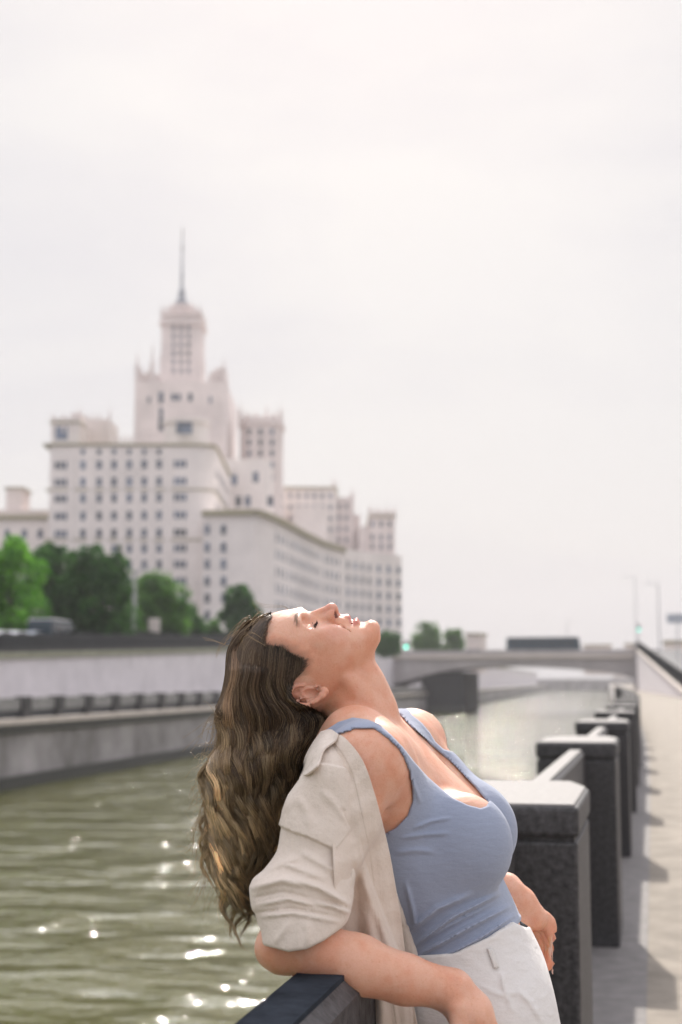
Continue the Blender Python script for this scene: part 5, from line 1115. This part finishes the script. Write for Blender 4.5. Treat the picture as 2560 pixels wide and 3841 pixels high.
hw = pchip(Y.ravel(), HY, HWD).reshape(Y.shape); wc = pchip(Y.ravel(), HY, HWC).reshape(Y.shape)
qe = np.clip((X - L) / np.maximum(Rr - L, 1), 0.0, 1.0)
We = hw * np.sqrt(np.clip(1 - (2 * qe - 1) ** 2, 0, 1)) * rho + A * .00030 * np.cos(ph)
ctone = np.exp(rg.normal(0, .38, NC) + .45 * (1 - cq) - .65 * cq)[ccl][:, None, None] * (.62 + .62 * lay)[ccl][:, None, None]
hwm = head_w(X.ravel(), Y.ravel()).reshape(X.shape) + .0042 + .004 * rg.random(n)[:, None]
Wn = np.where(Y < 2760, np.maximum(We * np.clip((Y - 2360) / 150, .0, 1), hwm), We)
Wd = np.where(side > 0, wc + Wn, wc - Wn)
inside = polysd(X.ravel(), Y.ravel(), SCALP).reshape(X.shape) < (5 - 60 * rg.random(n) ** 1.6)[:, None]
mask = (Y > 2700) | inside; mask &= (X > 700)
# keep strands out of the near sleeve and shoulder
rad = (.00024 + .00022 * rg.random(n)[:, None]) * (1 - .6 * s ** 3)
v1 = rg.random(n)[:, None, None]; light = ((rg.random(NC) < .18)[ccl] * (rg.random(n) < .6) | (rg.random(n) < .12))[:, None, None]
root_c = np.array([.066, .041, .026]); mid_c = np.array([.125, .078, .043]); tip_c = np.array([.46, .335, .185]); hl_c = np.array([.50, .365, .22])
t1 = np.clip((Y - 2350) / 500, 0, 1)[..., None]; t2 = np.clip((Y - 2780 + 260 * rg.random(NC)[ccl][:, None] + 200 * np.clip(.3 - q[:, None], 0, 1) / .3 - 150) / 480, 0, 1)[..., None]
col = (root_c * (1 - t1) + mid_c * t1); col = col * (1 - t2) + tip_c * t2; col = col * (.6 + .7 * v1) * ctone; leftness = np.clip(1 - qe * 5, 0, 1)[..., None]
col = np.where(light, col * .5 + hl_c * .55 * np.clip(t1 + .2, 0, 1), col)
strands('strands', X, Y, Wd, rad, col, hair, mask)
# hair combed back from the forehead over the crown
n4, k4 = 2600, 46; u4 = rg.random(n4) ** 1.1 * 3.6; rx = pchip(u4, range(5), [1014, 1002, 992, 988, 996]) + rg.normal(0, 3, n4); ry4 = pchip(u4, range(5), [2300, 2330, 2361, 2396, 2424]) + rg.normal(0, 3, n4)
s4 = np.linspace(0, 1, k4)[None]; y4 = ry4[:, None] + (2780 - ry4[:, None]) * s4 ** 1.25; Lx4 = pchip(y4.ravel(), HY, HL).reshape(y4.shape)
f4 = (.03 + u4 / 3.4 * .36 + rg.normal(0, .02, n4)); f4 = np.clip(f4, .0, 1)[:, None]; xt = Lx4 + (1120 - Lx4) * f4; b4 = 1 - np.exp(-(y4 - ry4[:, None]) / (22 + 30 * rg.random(n4)[:, None])); X4 = rx[:, None] * (1 - b4) + xt * b4; X4 = np.minimum(X4, rx[:, None]) + 3 * np.sin(y4 / 60 + u4[:, None] * 3)
W4 = head_w(X4.ravel(), y4.ravel()).reshape(X4.shape) + .0040 + .003 * np.clip(b4, 0, 1) + .002 * rg.random(n4)[:, None]; W4 = np.where(W4 < -.05, -.0 + .01 * rg.normal(size=(n4, 1)), W4)
c4 = (root_c + (mid_c - root_c) * np.clip((y4 - 2320) / 300, 0, 1)[..., None]) * (.7 + .9 * rg.random(n4)[:, None, None]); c4 = np.where((rg.random(n4) < .15)[:, None, None], c4 * .4 + hl_c * .45, c4)
strands('crown_hair', X4, y4, W4, np.full(X4.shape, .00036) * (1 - .5 * s4), c4, hair)
# hairline: fine short hairs growing off the forehead and temple
HLN = [(1012, 2299), (1000, 2330), (990, 2361), (987, 2395), (996, 2422), (1024, 2424), (1056, 2427), (1091, 2450), (1146, 2477), (1134, 2500), (1118, 2520)]
n2, k2 = 600, 14; u_ = rg.random(n2) * (len(HLN) - 1.001); hx = pchip(u_, range(len(HLN)), [p[0] for p in HLN]) + rg.normal(0, 7, n2) + 2; hy = pchip(u_, range(len(HLN)), [p[1] for p in HLN]) + rg.normal(0, 6, n2)
s2 = np.linspace(0, 1, k2)[None]; ln = ((50 + 90 * rg.random(n2)) * np.where(u_ > 6.5, .38, 1))[:, None]; X2 = hx[:, None] - ln * s2 * (.30 + .3 * rg.random(n2)[:, None]) * np.where(u_ > 6.5, 2.6, 1.2)[:, None]; Y2 = hy[:, None] + ln * s2 * .95
W2 = head_w(X2.ravel(), Y2.ravel()).reshape(X2.shape) + .0010 + .0075 * s2 ** .7; strands('baby_hair', X2, Y2, W2, np.full(X2.shape, .00024), np.tile(np.array([.13, .085, .055]), (n2, k2, 1)), hair)
# flyaway hairs
FLY = []
for i in range(230):
    y0 = rg.uniform(2650, 3250); x0 = pchip(np.array([y0]), HY, HL)[0] + rg.uniform(-2, 60); Lh = rg.uniform(90, 300); a0 = rg.uniform(-1.0, 1.2); 
    tt_ = np.linspace(0, 1, 40); ang = a0 + rg.uniform(-1.6, 1.6) * np.sin(tt_ * rg.uniform(2, 6) + rg.random() * 6); dx = -np.cumsum(np.abs(np.cos(ang)) * .62) / 40 * Lh * rg.uniform(.25, 1); dy = np.cumsum(np.sin(ang) * .7 + .35) / 40 * Lh
    FLY.append((x0 + dx, y0 + dy, rg.uniform(-.05, .06) + np.cumsum(rg.normal(0, .0012, 40))))
for i in range(34):   # loops over the crown
    x0 = rg.uniform(860, 1010); y0 = float(np.interp(x0, [850, 872, 910, 940, 1000, 1015], [2442, 2391, 2342, 2322, 2303, 2300])) + 3; tt_ = np.linspace(0, 1, 40); Lh = rg.uniform(30, 90)
    FLY.append((x0 - Lh * tt_ * .8 + 6 * np.sin(tt_ * 5), y0 - rg.uniform(3, 30) * np.sin(tt_ * 3.14) + Lh * .9 * tt_ ** 1.5, rg.uniform(-.02, .05) + .02 * tt_))
for (pts, w_) in (([(1090, 2290), (1060, 2272), (1000, 2268), (955, 2255), (948, 2262), (970, 2300)], .0), ([(985, 2395), (940, 2370), (900, 2385), (903, 2425)], .075), ([(1000, 2425), (960, 2400), (920, 2378), (900, 2400)], .08), ([(860, 2425), (800, 2400), (760, 2390)], .0), ([(810, 3120), (760, 3230), (700, 3300), (672, 3310)], .02), ([(800, 3180), (770, 3260), (755, 3330), (752, 3370)], .03), ([(770, 2990), (740, 3070), (715, 3120), (720, 3160)], .02)):
    tt_ = np.linspace(0, len(pts) - 1, 40)
    for j in range(3): FLY.append((pchip(tt_, range(len(pts)), [p[0] for p in pts]) + j * 2.5 * tt_, pchip(tt_, range(len(pts)), [p[1] for p in pts]) + j * 3 * tt_, np.full(40, w_)))
X3 = np.stack([f[0] for f in FLY]); Y3 = np.stack([f[1] for f in FLY]); W3 = np.stack([f[2] for f in FLY]); strands('flyaway_hair', X3, Y3, W3, np.full(X3.shape, .00022), np.tile(np.array([.34, .23, .12]), (*X3.shape, 1)), hair)
# brow, lashes, teeth
def hp(c, f, l): p = fromhead(c, f, l); return p
def on_head(c, l, lift=.0): # drop onto the face along -f
    c = np.asarray(c, float); l = np.asarray(l, float); f = np.full(c.shape, 95.0)
    for _ in range(50):
        P = HO + (CX * c[:, None] + FX * f[:, None] + LAX * l[:, None]) * (HS / 1000); f = f - np.clip(head_sdf(P) * 1000 / HS, -3, 12) * .7
    return HO + (CX * c[:, None] + FX * (f + lift)[:, None] + LAX * l[:, None]) * (HS / 1000)
def pstr(name, Pn, rad, col, parent):
    X_, Y_ = topx(Pn.reshape(-1, 3)); sh = Pn.shape[:2]; c = np.tile(np.array(col), (*sh, 1)); return strands(name, X_.reshape(sh), Y_.reshape(sh), Pn[..., 2], np.full(sh, rad), c, parent)
nb_ = 95
for sd in (1, -1):
    ub = rg.random(nb_); cb = pchip(ub, [0, .4, .75, 1], [-36, -42, -42, -37]) + rg.normal(0, 1.3, nb_); lb_ = 13 + 34 * ub; ds = np.linspace(0, 1, 7)[None]
    cc_ = cb[:, None] - (3.5 * (1 - ub[:, None]) - 1.0) * ds; ll_ = (lb_[:, None] + 6.0 * ds); Pn = on_head(cc_.ravel(), ll_.ravel() * sd, .5).reshape(nb_, 7, 3); pstr('eyebrow', Pn, .00016, (.38, .25, .17), body)
    nl = 34; ul_ = np.linspace(0, 1, nl); cl = pchip(ul_, [0, .5, 1], [-16.5, -14.6, -17.5]); l0 = 20 + 25 * ul_; base_ = on_head(cl, l0 * sd, -.6); out_ = np.array([0, 0, 1.0]) * sd
    dr = (CX * .85 + FX * .35)[None] * .0075 + out_[None] * (ul_[:, None] - .3) * .006; Pn = base_[:, None] + dr[:, None] * np.linspace(0, 1, 6)[None, :, None] + FX[None, None] * (.0025 * np.linspace(0, 1, 6) ** 2)[None, :, None]; pstr('eyelashes', Pn, .00018, (.018, .012, .01), body)
    Pn = on_head(np.repeat(cl, 1), l0 * sd, -.2)[None]; pstr('lash_line', Pn, .00055, (.03, .018, .015), body)
def teeth_sdf(P):
    q_ = tohead(P); d = ell(q_, (39.0, 46.5, 0), (5.5, 8.6, 21)); d = d + .35 * np.abs(np.sin(q_[:, 2] * .42)) ** 8; return d * HS / 1000
V, Fq = surface_nets(teeth_sdf, HO + np.array([.02, .015, -.025]), HO + np.array([.06, .07, .025]), .0012); setcol(mesh_np('teeth', V, Fq, attr_mat('enamel', 'tint', .25), body).data, 'tint', np.tile(np.array([.78, .72, .64]), (len(V), 1)))
print('hair', _t.time() - _t0)
# ------------------------------------------------------------------ haze
mb = MB(); mb.box(-2400, 2400, -190, 3100, WZ - 1.5, 185)
hm = bpy.data.materials.new('haze_air'); hm.use_nodes = True; t = hm.node_tree; t.nodes.remove(t.nodes['Principled BSDF'])
pv = N(t, 'ShaderNodeVolumePrincipled'); pv.inputs['Color'].default_value = (.96, .94, .96, 1); pv.inputs['Density'].default_value = .00036; pv.inputs['Anisotropy'].default_value = .0
t.links.new(pv.outputs[0], t.nodes['Material Output'].inputs['Volume'])
tag(mb.build('haze', hm), kind='stuff')
